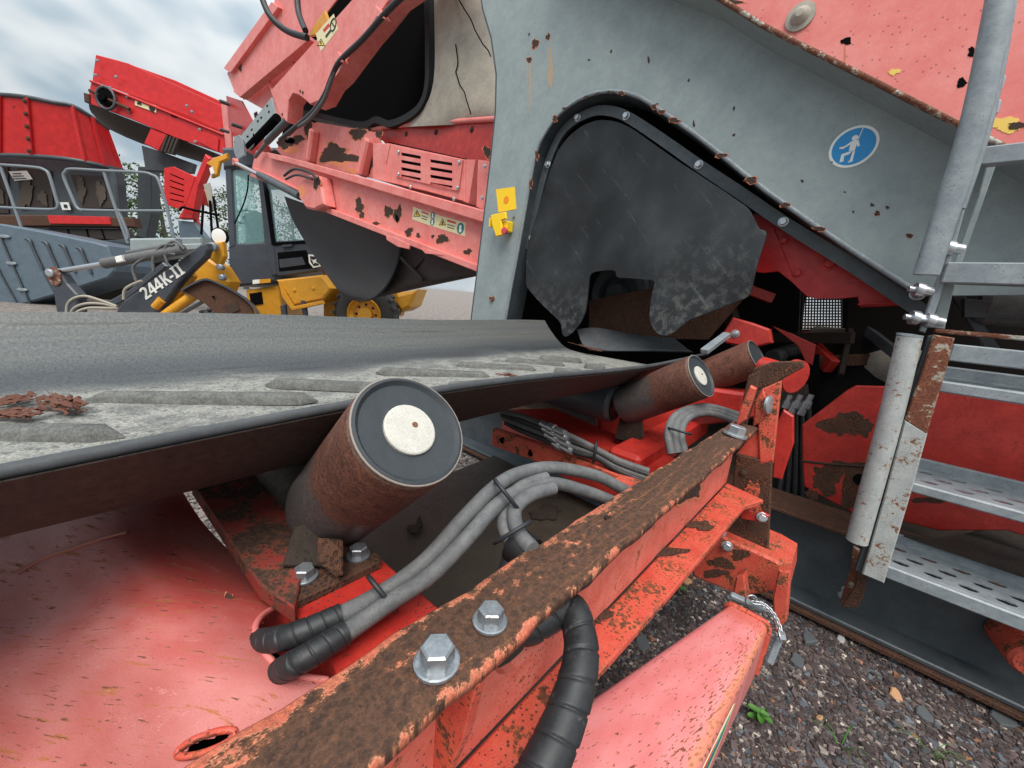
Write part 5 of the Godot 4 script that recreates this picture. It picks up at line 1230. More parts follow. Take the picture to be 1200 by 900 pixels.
func hoses():
	var t = thing("hydraulic_hoses", "pair of dusty grey hydraulic hoses with cable ties arching over the brown return belt", "hose", at(540, 640, .5))
	var la = [292, 752, .40, 318, 750, .372, 350, 742, .368, 400, 721, .388, 455, 690, .425, 500, 656, .435, 545, 606, .46, 580, 571, .50, 610, 554, .54, 650, 548, .58, 700, 558, .62, 730, 573, .64, 770, 590, .68]
	var lb = [318, 792, .37, 342, 779, .345, 366, 766, .348, 405, 742, .370, 460, 704, .405, 505, 674, .42, 548, 630, .44, 578, 596, .475, 606, 576, .52, 645, 566, .56, 690, 577, .60, 724, 590, .63, 765, 606, .66]
	for l in [la, lb]:
		var s = S(); tube(s, path(l), .0094, 14, 6); obj("hose", s, "hose_grey", t)
		var w = S(); tube(w, path(l.slice(0, 12)), .0114, 20, 6, .012); obj("spiral_wrap", w, "hose_black", t)
	var lc = [640, 560, .56, 612, 570, .53, 592, 590, .50, 590, 612, .48, 598, 632, .46, 614, 650, .44]
	var ld = [648, 572, .54, 622, 580, .51, 605, 594, .49, 603, 610, .47, 610, 628, .45, 624, 644, .43]
	for l in [lc, ld]:
		var s = S(); tube(s, path(l), .0094, 12, 6); obj("hose", s, "hose_grey", t)
	for b in [[448, 696, .402, 26, 24], [594, 580, .475, 16, 20], [600, 624, .44, 14, 9]]:
		var r = b[2] / 450.0
		var s = S(); var c = at(b[0], b[1], b[2] + .012)
		var d1 = (ray(b[0] - 8, b[1] - 10) - ray(b[0], b[1])).normalized(); var d2 = ray(b[0], b[1]).normalized()
		if b[0] == 600: d1 = (ray(610, 618) - ray(600, 624)).normalized()
		tube(s, disc_pts(c, d1 * .024, d2 * .017, 16), .0028, 6, 1, 0, true, -1, 1.0); obj("cable_tie", s, "cable_tie", t)
	# thick wrapped bundle through the beam's web
	var w = thing("wrapped_hose_bundle", "thick black spiral wrapped hose bundle hanging through the rusty beam", "hose", at(670, 760, .34))
	var ws = S(); tube(ws, path([600, 636, .47, 613, 646, .46]) + [Vector3(.312, .735, -.245), Vector3(.295, .712, -.218), Vector3(.287, .702, -.196)] + path([666, 712, .425, 680, 748, .40, 679, 785, .375, 668, 825, .355, 654, 862, .338, 634, 905, .32, 606, 960, .30]), .0138, 36, 6, .024, false, .0200); obj("spiral_wrap", ws, "hose_black", w)
	var cu = S(); tube(cu, path([603, 637, .462, 622, 652, .446]), .0215, 20, 1); obj("cuff", cu, "rubber_edge", w)
	# thin lines on the second cross member with their couplings
	var h = thing("thin_hose_lines", "four thin grey hoses with steel couplings lying on the red cross member", "hose", at(660, 510, 1.1), "")
	for k in 4:
		var o = [0, 5, 11, 17][k]
		var x0 = 588 + k * 2
		var l = [x0 - 2, 482 + o * .75, 1.22, 612, 488 + o, 1.19, 640, 499 + o, 1.12, 672, 513 + o * .95, 1.06, 700, 527 + o * .6, 1.03, 725, 540 + o * .7, 1.0, 760, 552 + o * .8, .98]
		var s = S(); tube(s, path(l), .0085, 10, 5); var ho = obj("hose", s, "hose_grey" if k % 2 == 0 else "hose_black", h)
		var p0 = path([634 + k * 3, 496 + o * 1.02 + k, 1.118, 662 + k * 2, 508 + o + k, 1.06])
		var f = S(); lathe(f, p0[0], p0[1] - p0[0], V2([0, 0, 0, .0105, .03, .0105, .03, .014, .05, .014, .05, .0105, .085, .0105, .09, .009, .09, 0]), 8); obj("coupling", f, "zinc", ho)
	var tie = S(); tube(tie, disc_pts(at(697, 530, 1.01), ray(697, 520).normalized() * .02, Vector3(0, .028, .0), 12), .004, 6, 1, 0, true); obj("cable_tie", tie, "cable_tie", h)
	var g = thing("tied_hose_loop", "three black hoses tied together in a loop beside the far roller", "hose", at(700, 500, 1.1), "")
	for k in 3:
		var l = [683 + k * 9, 536 - k * 1, .98, 679 + k * 9, 512, 1.0, 686 + k * 8, 493 + k * 2, 1.03, 704 + k * 6, 483 + k * 3, 1.07, 728 + k * 4, 481 + k * 4, 1.11, 760 + k * 3, 490 + k * 5, 1.16]
		for i in range(0, l.size(), 3): l[i] += 104 - k * 1.5
		for i in range(1, l.size(), 3): l[i] -= 4
		var s = S(); tube(s, path(l), .0105, 10, 5); obj("hose", s, "hose_grey", g)
	tie = S(); tube(tie, disc_pts(at(796, 505, .99), ray(810, 505).normalized() * .026, Vector3(0, 0, .03), 12), .003, 6, 1, 0, true); obj("cable_tie", tie, "cable_tie", g)

# ---------------------------------------------------------------- ladder at the right
const LAD := 1.52
func access_ladder():
	var t = thing("access_ladder", "galvanised access ladder with rust freckled rails and perforated treads", "ladder", Vector3(LAD, .1, .3))
	var P = PX(LAD)
	var st = S(); tube(st, [onp(1180, -40, PX(LAD - .05)), onp(1145, 130, PX(LAD - .05)), onp(1110, 245, PX(LAD - .05)), onp(1085, 322, PX(LAD - .05))], .025, 20, 5, 0, false, -1, .8); obj("hand_rail", st, "galv", t)
	st = S(); tube(st, [onp(1190, -40, PX(LAD - .02)), onp(1160, 128, PX(LAD - .02)), onp(1124, 245, PX(LAD - .02))], .012, 12, 5); obj("rail_bead", st, "galv", t)
	for b in [[1171, 100], [1166, 128]]:
		var s = S(); hull(s, onp(b[0], b[1], PX(LAD)), Basis(), Vector3(.03, .03, .012), .003); obj("rail_clip", s, "zinc", t)
	px_plate("stringer_edge", [1130, 232, 1135, 232, 1114, 308, 1108, 330, 1096, 366, 1084, 390, 1078, 388, 1092, 345, 1106, 308], PX(LAD + .02), .03, "galv", t, .003)
	px_plate("stringer", [1146, 232, 1160, 180, 1172, 180, 1118, 335, 1107, 386, 1094, 384, 1110, 330], PX(LAD + .10), .012, "plate_grey", t, .002)
	px_plate("stringer_web", [1105, 331, 1119, 334, 1107, 386, 1092, 384], PX(LAD + .06), .012, "plate_grey", t, .002)
	for b in [[1081, 340], [1076, 373], [1116, 291], [1094, 376]]:
		var s = S(); var c = onp(b[0], b[1], PX(LAD + .02)); lathe(s, c, Vector3(-.35, .05, -1), V2([-.02, 0, -.02, .013, .0, .013, .0, .019, .016, .019, .016, .008, .03, .008, .03, 0]), 8); obj("stud", s, "zinc", t)
	# rungs above
	var zend = .72
	var rung = func(called, u, v, x, hgt, dep, mat):
		var p = onp(u, v, PX(x)); var s = S()
		hull(s, Vector3(x + dep * .5, p.y - hgt * .5, (p.z + zend) * .5), Basis(), Vector3(dep, hgt, zend - p.z), .003); return obj(called, s, mat, t)
	rung.call("rung", 1149, 172, LAD + .0, .042, .03, "galv")
	rung.call("rung", 1110, 307, LAD + .0, .052, .05, "galv")
	rung.call("rung", 1117, 403, LAD + .02, .045, .03, "galv")
	rung.call("rung", 1096, 385, LAD + .05, .012, .02, "galv_rust")
	# treads: perforated tops between a nosing and a back bar
	for d in [[1104, 447, .030], [1072, 566, .028], [1040, 662, .040]]:
		var p = onp(d[0], d[1], P)
		var tr = Node3D.new(); tr.name = numbered("tread", t); t.add_child(tr); tr.position = Vector3(LAD + .1, p.y, (p.z + zend) * .5) - t.position
		var z0 = p.z - .03
		var holes = []
		for row in 3:
			for k in 9:
				var c = Vector3(LAD + .045 + row * .05, p.y, z0 + .06 + k * .068 + (row % 2) * .034)
				holes.append(disc_pts(c, Vector3(.013, 0, 0), Vector3(0, 0, .021), 8))
		st = S(); plate(st, [Vector3(LAD + .012, p.y, z0), Vector3(LAD + .19, p.y, z0), Vector3(LAD + .19, p.y, zend), Vector3(LAD + .012, p.y, zend)], Vector3(0, -.004, 0), .0005, holes); obj("tread_plate", st, "galv", tr)
		st = S(); hull(st, Vector3(LAD, p.y - d[2] * .5 + .002, (z0 + zend) * .5), Basis(), Vector3(.02, d[2], zend - z0), .004); obj("nosing", st, "galv", tr)
		st = S(); hull(st, Vector3(LAD + .195, p.y + .006, (z0 + zend) * .5), Basis(), Vector3(.016, .05, zend - z0), .004); obj("back_bar", st, "galv", tr)
	for k in 2: box("stringer", Vector3(LAD + [.02, .2][k], .78, zend + .02), Vector3(.05, 1.5, .03), "galv", t, .004)
	# lower drop section: round tube and rusty angle
	st = S(); tube(st, [onp(1066, 394, PX(LAD - .06)), onp(1042, 495, PX(LAD - .06)), onp(1004, 634, PX(LAD - .06))], .0255, 20, 6); var tb = obj("drop_tube", st, "galv_spots", t)
	st = S(); lathe(st, onp(1066.5, 392, PX(LAD - .06)), Vector3(0, 1, .05), V2([-.005, .0265, .001, .0262, .002, 0]), 20); obj("tube_cap", st, "galv", tb)
	px_plate("drop_angle", [1094, 392, 1119, 396, 1110, 430, 1086, 510, 1060, 492, 1082, 430], PX(LAD - .05), .03, "galv_rust", t, .003)
	px_plate("drop_angle", [1060, 492, 1087, 508, 1070, 570, 1036, 684, 1010, 673, 1034, 590], PX(LAD - .05), .03, "galv_spots", t, .003)
	px_plate("angle_inner", [1088, 394, 1095, 392, 1062, 500, 1036, 590, 1012, 672, 1002, 668, 1030, 580, 1056, 490], PX(LAD - .03), .03, "plate_dark", t, .002)
	px_plate("hinge_plate", [1014, 655, 1020, 655, 1012, 700, 1006, 712, 986, 712, 1000, 690, 1006, 660], PX(LAD + .06), .01, "rust", t)
	px_plate("hinge_plate", [1000, 640, 1012, 648, 1004, 690, 992, 712, 984, 706, 996, 670], PX(LAD + .1), .012, "galv_rust", t)

# ---------------------------------------------------------------- pink box at the bottom
func tow_cover():
	var t = thing("leg_housing", "faded pink steel box with rust freckles and a worn warning label on its side", "steel box", Vector3(.5, .36, -.11))
	var prof = V2([-.01, .28, -.01, .43, .0, .440, .05, .448, .12, .450, .80, .450, .92, .447, .98, .440, 1.0, .428, 1.0, .33])
	var at_x = func(x, p): return Vector3(x, p.y, lerpf(-.080 + (x - .865) * .276, -.004 + (x - .865) * .077, p.x))
	var st = S()
	var n := 20
	st.set_smooth_group(1)
	for i in n:
		var f0 = i / float(n); var f1 = (i + 1) / float(n); var x0 = lerpf(.1, .865, f0); var x1 = lerpf(.1, .865, f1)
		for k in prof.size() - 1:
			var v0 = clampf(prof[k].x, 0, 1); var v1 = clampf(prof[k + 1].x, 0, 1)
			quad(st, at_x.call(x0, prof[k]), at_x.call(x1, prof[k]), at_x.call(x1, prof[k + 1]), at_x.call(x0, prof[k + 1]), Vector3(0, prof[k].y - .38 if k > 0 and k < 8 else 0.0, (prof[k].x - .5) * .2), Vector2(f0, v0), Vector2(f1, v0), Vector2(f1, v1), Vector2(f0, v1))
	obj("housing", st, "box_paint", t)
	# rolled lip round the open end
	var l = []
	for p in prof: l.append(at_x.call(.868, p) + Vector3(0, -.001, 0))
	st = S(); tube(st, l, .0065, 10, 2); obj("end_lip", st, "orange_red", t)
	st = S(); plate(st, [Vector3(.858, .28, -.082), Vector3(.858, .436, -.080), Vector3(.858, .436, -.008), Vector3(.858, .33, -.006)], Vector3(-.006, 0, 0), .001); obj("end_wall", st, "red", t)
	var lw = func(l, off):
		var o = []
		for i in range(0, l.size(), 2): o.append(Vector3(l[i], l[i + 1], -.004 + off + (l[i] - .865) * .077))
		return o
	var lab = S(); plate(lab, lw.call([.42, .424, .655, .424, .67, .415, .62, .38, .50, .345, .42, .335], .001), Vector3(0, 0, -.0008), .0002); var base = obj("warning_label", lab, "sticker_cream", t)
	for q in [[[.54, .408, .64, .416, .61, .395, .55, .385], "sticker_teal"], [[.44, .415, .51, .417, .47, .37], "sticker_yellow"], [[.52, .42, .58, .422, .53, .409], "sticker_red"]]:
		var ls = S(); plate(ls, lw.call(q[0], .0018), Vector3(0, 0, -.0008), .0001); obj("label_mark", ls, q[1], base)
	# grey pad, pin and nut at the end
	st = S(); hull(st, at(876, 706, .86), Basis(Vector3.UP, .1), Vector3(.016, .012, .07), .003); obj("end_pad", st, "galv", t)
	st = S(); bar(st, at(913, 748, .80), at(901, 778, .80), .014, .008, Vector3(1, .2, 0)); obj("locking_plate", st, "galv", t)
	bolt(t, at(913, 745, .785), Vector3(.3, .3, .9), .016, "zinc", "nut", 1.2)
	var ch = thing("safety_chain", "short galvanised chain linking a ring to the pin at the pink box", "chain", at(897, 725, .76))
	var pts = catmull(path([884, 706, .835, 893, 708, .83, 903, 716, .82, 911, 729, .81, 915, 742, .80]), 4)
	for i in pts.size() - 1:
		var c = (pts[i] + pts[i + 1]) * .5; var d = (pts[i + 1] - pts[i]).normalized()
		var s1 = d.cross(Vector3(.3, .5, .8)).normalized(); var s2 = d.cross(s1)
		var sd = s1 if i % 2 == 0 else s2
		var q = S(); tube(q, disc_pts(c, d * .0075, sd * .0042, 10), .0014, 6, 1, 0, true); obj("chain_link", q, "zinc", ch)
	var rg = S(); tube(rg, disc_pts(at(880, 703, .84), Vector3(0, .012, 0), Vector3(.008, 0, .009), 14), .0018, 6, 1, 0, true); obj("ring", rg, "zinc", ch)
	# big faded cover at the lower left, pressed from one sheet
	var cv = thing("pressed_cover", "large curved faded pink cover plate with rust streaks and an oval hole", "cover", at(150, 800, .42))
	var R = [path([-90, 598, .66, 30, 588, .67, 120, 574, .67, 206, 562, .665]), path([-95, 690, .52, 35, 656, .54, 150, 624, .53, 240, 615, .62]), path([-95, 740, .455, 35, 716, .47, 185, 680, .43, 308, 682, .52]), path([-95, 772, .425, 35, 752, .43, 195, 715, .388, 350, 712, .46]), path([-95, 800, .405, 35, 785, .41, 205, 752, .358, 380, 755, .41]), path([-95, 850, .375, 45, 838, .38, 215, 804, .33, 396, 800, .365]), path([-95, 920, .335, 45, 905, .34, 190, 872, .312, 314, 856, .318]), path([-95, 990, .31, 45, 975, .31, 170, 945, .30, 232, 915, .292])]
	var notch = PackedVector2Array([Vector2(420, 680), Vector2(350, 699), Vector2(318, 714), Vector2(303, 726), Vector2(299, 740), Vector2(306, 757), Vector2(318, 774), Vector2(334, 787), Vector2(360, 794), Vector2(384, 797), Vector2(420, 805)])
	var oval = PackedVector2Array()
	for k in 24: oval.append(Vector2(242 + 34 * cos(TAU * k / 24) - 8 * sin(TAU * k / 24) * .3, 871 - 11 * cos(TAU * k / 24) + 11 * sin(TAU * k / 24)))
	var cut = func(p):
		var q = pixel(p)
		return Geometry2D.is_point_in_polygon(q, notch) or Geometry2D.is_point_in_polygon(q, oval)
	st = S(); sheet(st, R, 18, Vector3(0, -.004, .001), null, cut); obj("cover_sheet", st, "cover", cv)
	var ol = []
	for q in oval: ol.append(q.x); ol.append(q.y)
	st = S(); tube(st, on_grid(ol), .0028, 8, 2, 0, true); obj("hole_rim", st, "orange_red", cv)
	var nl = []
	for i in range(1, 10): nl.append(notch[i].x); nl.append(notch[i].y)
	st = S(); tube(st, on_grid(nl), .0032, 8, 3); obj("notch_rim", st, "pink", cv)
	px_plate("oval_backing", [200, 850, 290, 840, 300, 900, 200, 910], Plane(ray(242, 871).normalized(), ray(242, 871).normalized().dot(at(242, 871, .40))), .01, "black", cv)
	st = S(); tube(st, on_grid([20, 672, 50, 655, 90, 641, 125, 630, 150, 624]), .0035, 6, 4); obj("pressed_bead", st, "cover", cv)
	for b in [[268, 700, 5, 6, 160], [288, 716, 4, 10, 161]]: blotch(cv, b[0], b[1], b[2], b[3], Plane(ray(280, 705).normalized(), ray(280, 705).normalized().dot(at(280, 705, .43))), "chip_dark", b[4], .001)
	st = S(); sheet(st, [path([-60, 640, .64, 8, 630, .645, 14, 700, .52]), path([-60, 700, .55, 4, 690, .55, 6, 720, .50])], 3, Vector3(0, -.004, 0)); obj("side_web", st, "rust", cv)
	var fl = S(); plate(fl, [at(270, 660, .52), at(360, 700, .47), at(400, 790, .42), at(300, 850, .38)], Vector3(0, -.2, 0), .002)
	box("inner_box", at(330, 790, .52), Vector3(.12, .1, .14), "black", cv)

# ---------------------------------------------------------------- yard behind: loader, red screener, trees
var yo: Vector3
const YR := Vector3(.6672, 0, .7449)
const YF := Vector3(.7449, 0, -.6672)
func YP(off): return Plane(YF, YF.dot(yo) + off)
func background():
	yo = at(300, 320, 7.3)
	loader()
	red_screener()
	far_conveyor()
	trees()
func yd(u, v, off): return onp(u, v, YP(off))
func ytube(called, l, off, r, mat, parent, sub = 4, sides = 8):
	var s = S(); tube(s, outline(l, YP(off)), r, sides, sub); return obj(called, s, mat, parent)
func loader():
	var t = thing("wheel_loader", "small yellow and dark grey wheel loader with glazed cab behind the belt", "loader", Vector3(yd(340, 400, 0).x, 0, yd(340, 400, 0).z))
	# cab
	px_plate("cab_lower_panel", [267, 290, 276, 285, 308, 284, 324, 282, 372, 280, 374, 318, 323, 325, 322, 330, 274, 336, 268, 320], YP(0), 1.25, "loader_dark", t, .03)
	px_plate("cab_pillar", [300, 195, 306, 195, 314, 226, 325, 322, 318, 324, 310, 284], YP(-.02), .12, "loader_dark", t, .02)
	px_plate("cab_pillar", [263, 196, 271, 194, 276, 288, 268, 292], YP(-.01), .10, "loader_dark", t, .02)
	px_plate("cab_pillar", [352, 205, 360, 205, 378, 285, 370, 288], YP(0), .12, "loader_dark", t, .02)
	px_plate("cab_roof", [258, 172, 375, 172, 380, 192, 260, 198], YP(-.05), 1.4, "loader_dark", t, .05)
	px_plate("cab_window", [271, 198, 303, 198, 310, 284, 276, 287], YP(.02), .01, "glass", t, .001)
	px_plate("cab_window", [308, 210, 353, 208, 371, 281, 318, 283], YP(.02), .01, "glass", t, .001)
	px_plate("window_frame", [307, 208, 314, 224, 322, 284, 372, 281, 372, 284, 318, 288], YP(-.02), .03, "black", t, .004)
	px_plate("rear_window", [277, 205, 296, 205, 300, 282, 280, 284], YP(1.2), .01, "glass", t, .001)
	px_plate("door_recess", [325, 296, 358, 293, 370, 314, 327, 318], YP(-.012), .02, "black", t, .004)
	px_plate("door_glass", [327, 304, 354, 301, 358, 310, 328, 314], YP(-.02), .012, "loader_dark", t, .002)
	px_plate("door_handle", [330, 287, 342, 286, 342, 289, 330, 290], YP(-.05), .03, "loader_dark", t, .004)
	# door emblem: pale shield with an outlined leaping animal
	var em = px_plate("door_emblem", [361, 298, 373, 299, 376, 312, 367, 314, 362, 308], YP(-.035), .01, "sticker_white", t, .002)
	px_plate("emblem_field", [363, 300, 371.5, 301, 374, 311, 367.5, 312, 364, 307], YP(-.037), .004, "sticker_black", em, .0005)
	px_plate("emblem_mark", [364.5, 303, 367, 305, 371, 303, 370, 306, 373, 309, 369, 307.6, 367, 309.6, 366.8, 307], YP(-.039), .003, "sticker_white", em, .0005)
	px_plate("side_label", [296, 328, 317, 326.5, 317, 331, 296, 333], YP(-.02), .01, "loader_yellow", t, .001)
	px_plate("side_label_tip", [296, 328, 304, 327.4, 304, 332, 296, 333], YP(-.024), .006, "sticker_white", t, .0005)
	px_plate("seat", [284, 250, 296, 246, 300, 262, 304, 282, 286, 284], YP(.5), .45, "seat_fabric", t, .05)
	var s = S(); tube(s, disc_pts(yd(286, 254, .25), Vector3(0, .13, 0) + YF * .08, YR * .19, 16), .018, 6, 1, 0, true); obj("steering_wheel", s, "black", t)
	ytube("steering_column", [286, 254, 292, 268, 298, 284], .25, .03, "black", t)
	ytube("wiper", [275, 262, 285, 240, 290, 222, 291, 205], -.04, .012, "black", t)
	# rear body, fender, steps
	px_plate("rear_fender", [323, 328, 377, 322, 389, 338, 378, 351, 344, 358, 336, 345], YP(-.35), .6, "loader_yellow", t, .03)
	px_plate("fender_step", [326, 330, 336, 346, 344, 359, 378, 352, 380, 356, 342, 364, 330, 348], YP(-.40), .05, "loader_yellow", t, .01)
	px_plate("chassis_side", [288, 340, 326, 334, 332, 372, 290, 374], YP(.1), .8, "loader_yellow", t, .02)
	px_plate("step_post", [328, 358, 334, 357, 336, 380, 330, 381], YP(-.36), .06, "loader_dark", t, .01)
	px_plate("step_post", [352, 352, 357, 352, 361, 380, 356, 381], YP(-.36), .06, "loader_dark", t, .01)
	px_plate("chassis_shadow_plate", [292, 344, 306, 342, 308, 356, 294, 358], YP(.08), .03, "black", t)
	for b in [[345, 340], [367, 338]]: rivet(t, yd(b[0], b[1], -.35), -YF, .03, "loader_yellow")
	px_plate("counterweight", [464, 345, 489, 339, 481, 360, 470, 366, 462, 356], YP(.1), .9, "loader_yellow", t, .06)
	px_plate("engine_hood", [378, 300, 450, 312, 470, 345, 462, 372, 378, 372], YP(.3), .7, "loader_yellow", t, .05)
	wheel(t, yd(426, 369, -.25), .58, .42)
	wheel(t, yd(252, 398, -.1), .58, .42)
	# front fender: curved mudguard seen from the front
	var arc = [[212, 339], [226, 331], [241, 326], [256, 331], [270, 338], [284, 347], [296, 359], [303, 374]]
	var r1 = []; var r2 = []
	for a in arc: r1.append(yd(a[0], a[1], -1.62)); r2.append(yd(a[0] + 6, a[1] + 3, -1.1))
	s = S(); sheet(s, [r1, r2], 4, Vector3(0, -.03, 0)); obj("front_mudguard", s, "loader_dark", t)
	px_plate("mudguard_flap", [213, 340, 240, 328, 256, 333, 270, 340, 283, 349, 294, 360, 301, 376, 262, 376, 240, 356], YP(-1.56), .03, "rust", t, .005)
	var em2 = px_plate("flap_patch", [262, 358, 277, 353, 281, 363, 266, 370], YP(-1.575), .01, "chip_dark", t, .002)
	blotch(em2, 250, 348, 2, 2, YP(-1.58), "black", 200)
	# lift arm with its model lettering
	var arm = px_plate("lift_arm", [128, 376, 145, 352, 165, 338, 190, 320, 212, 303, 234, 287, 241, 285, 243, 292, 240, 301, 222, 318, 208, 333, 196, 350, 186, 366, 176, 376], YP(-1.35), .12, "loader_dark", t, .02)
	px_plate("lift_arm", [128, 352, 150, 340, 178, 316, 190, 307, 196, 312, 150, 350, 130, 360], YP(-.3), .12, "loader_dark", t, .02)
	var tm = TextMesh.new(); tm.text = "244K-II"; var fo = SystemFont.new(); fo.font_names = PackedStringArray(["Droid Sans"]); fo.font_weight = 700; tm.font = fo; tm.font_size = 64; tm.depth = .01; tm.pixel_size = .0037
	var a0 = yd(167, 346, -1.36); var a1 = yd(213, 314, -1.36)
	var dx = (a1 - a0).normalized(); var dz = -YF; var dy = dz.cross(dx).normalized()
	var want = a0.distance_to(a1); var got = maxf(tm.get_aabb().size.x, .01)
	tm.pixel_size *= want / got
	put("model_lettering", tm, "sticker_white", Transform3D(Basis(dx, dy, dz), (a0 + a1) * .5), arm)
	px_plate("arm_disc", [143, 370, 150, 366, 158, 366, 163, 371, 160, 376, 146, 376], YP(-1.37), .02, "sticker_white", arm, .003)
	px_plate("arm_bracket", [240, 285, 260, 283, 262, 300, 256, 312, 246, 304, 240, 300], YP(-1.1), .1, "loader_yellow", t, .02)
	px_plate("arm_tower", [222, 318, 240, 301, 256, 312, 268, 330, 262, 345, 236, 330, 214, 340], YP(-.9), .3, "loader_yellow", t, .03)
	px_plate("arm_lower", [208, 333, 222, 318, 226, 324, 206, 352, 194, 368, 184, 368], YP(-1.2), .1, "loader_yellow", t, .02)
	for b in [[249, 289, .07], [258, 313, .05], [260, 325, .05]]:
		s = S(); lathe(s, yd(b[0], b[1], -1.2), -YF, V2([-.05, b[2], .02, b[2], .03, b[2] * .6, .03, 0]), 14); obj("pivot_pin", s, "steel", t)
	ytube("tilt_cylinder", [190, 372, 230, 344], -1.3, .075, "loader_yellow", t, 1, 14)
	ytube("tilt_cylinder", [205, 372, 244, 350], -1.0, .03, "galv", t, 1, 10)
	ytube("lift_strut", [182, 360, 190, 351], -1.35, .06, "loader_yellow", t, 1, 12)
	ytube("cylinder_barrel", [122, 309, 215, 292], -1.45, .075, "hose_grey", t, 1, 14)
	ytube("cylinder_rod", [70, 318, 122, 309], -1.45, .04, "chrome", t, 1, 12)
	ytube("cylinder_rod", [150, 297, 200, 288], -1.2, .045, "hose_grey", t, 1, 12)
	px_plate("cylinder_clamp", [134, 301, 142, 299, 144, 306, 136, 308], YP(-1.56), .05, "sticker_white", t, .006)
	var qc = px_plate("quick_coupler", [48, 320, 52, 314, 63, 314, 70, 320, 78, 332, 90, 345, 92, 380, 68, 380, 62, 345], YP(-1.5), .14, "loader_dark", t, .02)
	s = S(); plate(s, disc_pts(yd(63, 324, -1.52), Vector3(0, .14, 0), YR * .10, 16), YF * .02, .005); obj("pin_plate", s, "galv_rust", qc)
	s = S(); lathe(s, yd(60, 320, -1.53), -YF, V2([-.01, .06, .03, .06, .04, .04, .04, 0]), 14); obj("pivot_pin", s, "zinc", qc)
	for l in [[78, 374, 79, 358, 86, 350, 100, 347, 118, 352, 137, 359], [82, 374, 86, 362, 100, 356, 120, 356, 136, 360], [88, 374, 90, 366, 104, 361, 124, 361, 138, 361], [160, 330, 156, 318, 158, 310, 170, 302, 186, 296, 206, 298], [196, 308, 193, 296, 197, 286, 206, 283, 216, 292], [145, 351, 146, 340, 154, 334, 166, 329], [180, 318, 180, 300, 190, 288, 204, 287]]:
		ytube("hose", l, -1.5, .02, "tan_belt" if l[0] < 150 else "hose_grey", t, 5, 7)
	px_plate("steel_tube_rack", [151, 280, 205, 279, 206, 286, 236, 285, 236, 292, 152, 300], YP(-.2), .15, "plate_grey", t, .02)
	# work lamp and mirror
	s = S(); lathe(s, yd(257, 277, -1.0), -YF, V2([-.14, .05, -.04, .13, .0, .14, .01, .12, .012, 0]), 18); var lam = obj("work_lamp_housing", s, "black", t)
	s = S(); lathe(s, yd(257, 277, -1.0), -YF, V2([.013, .118, .02, .08, .024, 0]), 18, true); obj("lamp_glass", s, "lamp_white", lam)
	px_plate("mirror_bracket", [241, 191, 250, 185, 266, 179, 266, 186, 257, 190, 254, 205, 247, 208, 249, 196], YP(-.9), .06, "loader_yellow", t, .01)
	px_plate("mirror_glass", [245, 197, 249, 195, 251, 203, 247, 205], YP(-.92), .03, "lamp_white", t, .004)
func wheel(t, c, R, w):
	var o = Node3D.new(); o.name = numbered("wheel", t); t.add_child(o); o.position = c - gpos(t)
	var s = S(); lathe(s, c, -YF, V2([-w, R * .62, -w, R * .86, -w * .9, R * .97, -w * .5, R, -w * .1, R * .97, 0, R * .86, .0, R * .6, -.04, R * .56]), 40, true)
	for k in 22:
		var a = TAU * k / 22
		for side in 2:
			var d = YR * cos(a + side * .14) + Vector3.UP * sin(a + side * .14); var tn = -YR * sin(a + side * .14) + Vector3.UP * cos(a + side * .14)
			hull(s, c + YF * (w * (.24 + .52 * side)) + d * R * .985, Basis(d, tn, d.cross(tn)), Vector3(.05, .07, w * .5), .01)
	obj("tyre", s, "tyre", o)
	s = S(); lathe(s, c, -YF, V2([-.12, R * .56, -.02, R * .56, -.0, R * .53, -.06, R * .48, -.10, R * .40, -.13, R * .38, -.13, R * .25, -.06, R * .22, -.06, 0]), 32); var rim = obj("rim", s, "loader_yellow", o)
	for k in 8:
		rivet(rim, c - YF * -.13 + (YR * cos(TAU * k / 8) + Vector3.UP * sin(TAU * k / 8)) * R * .32, -YF, .02, "rust")

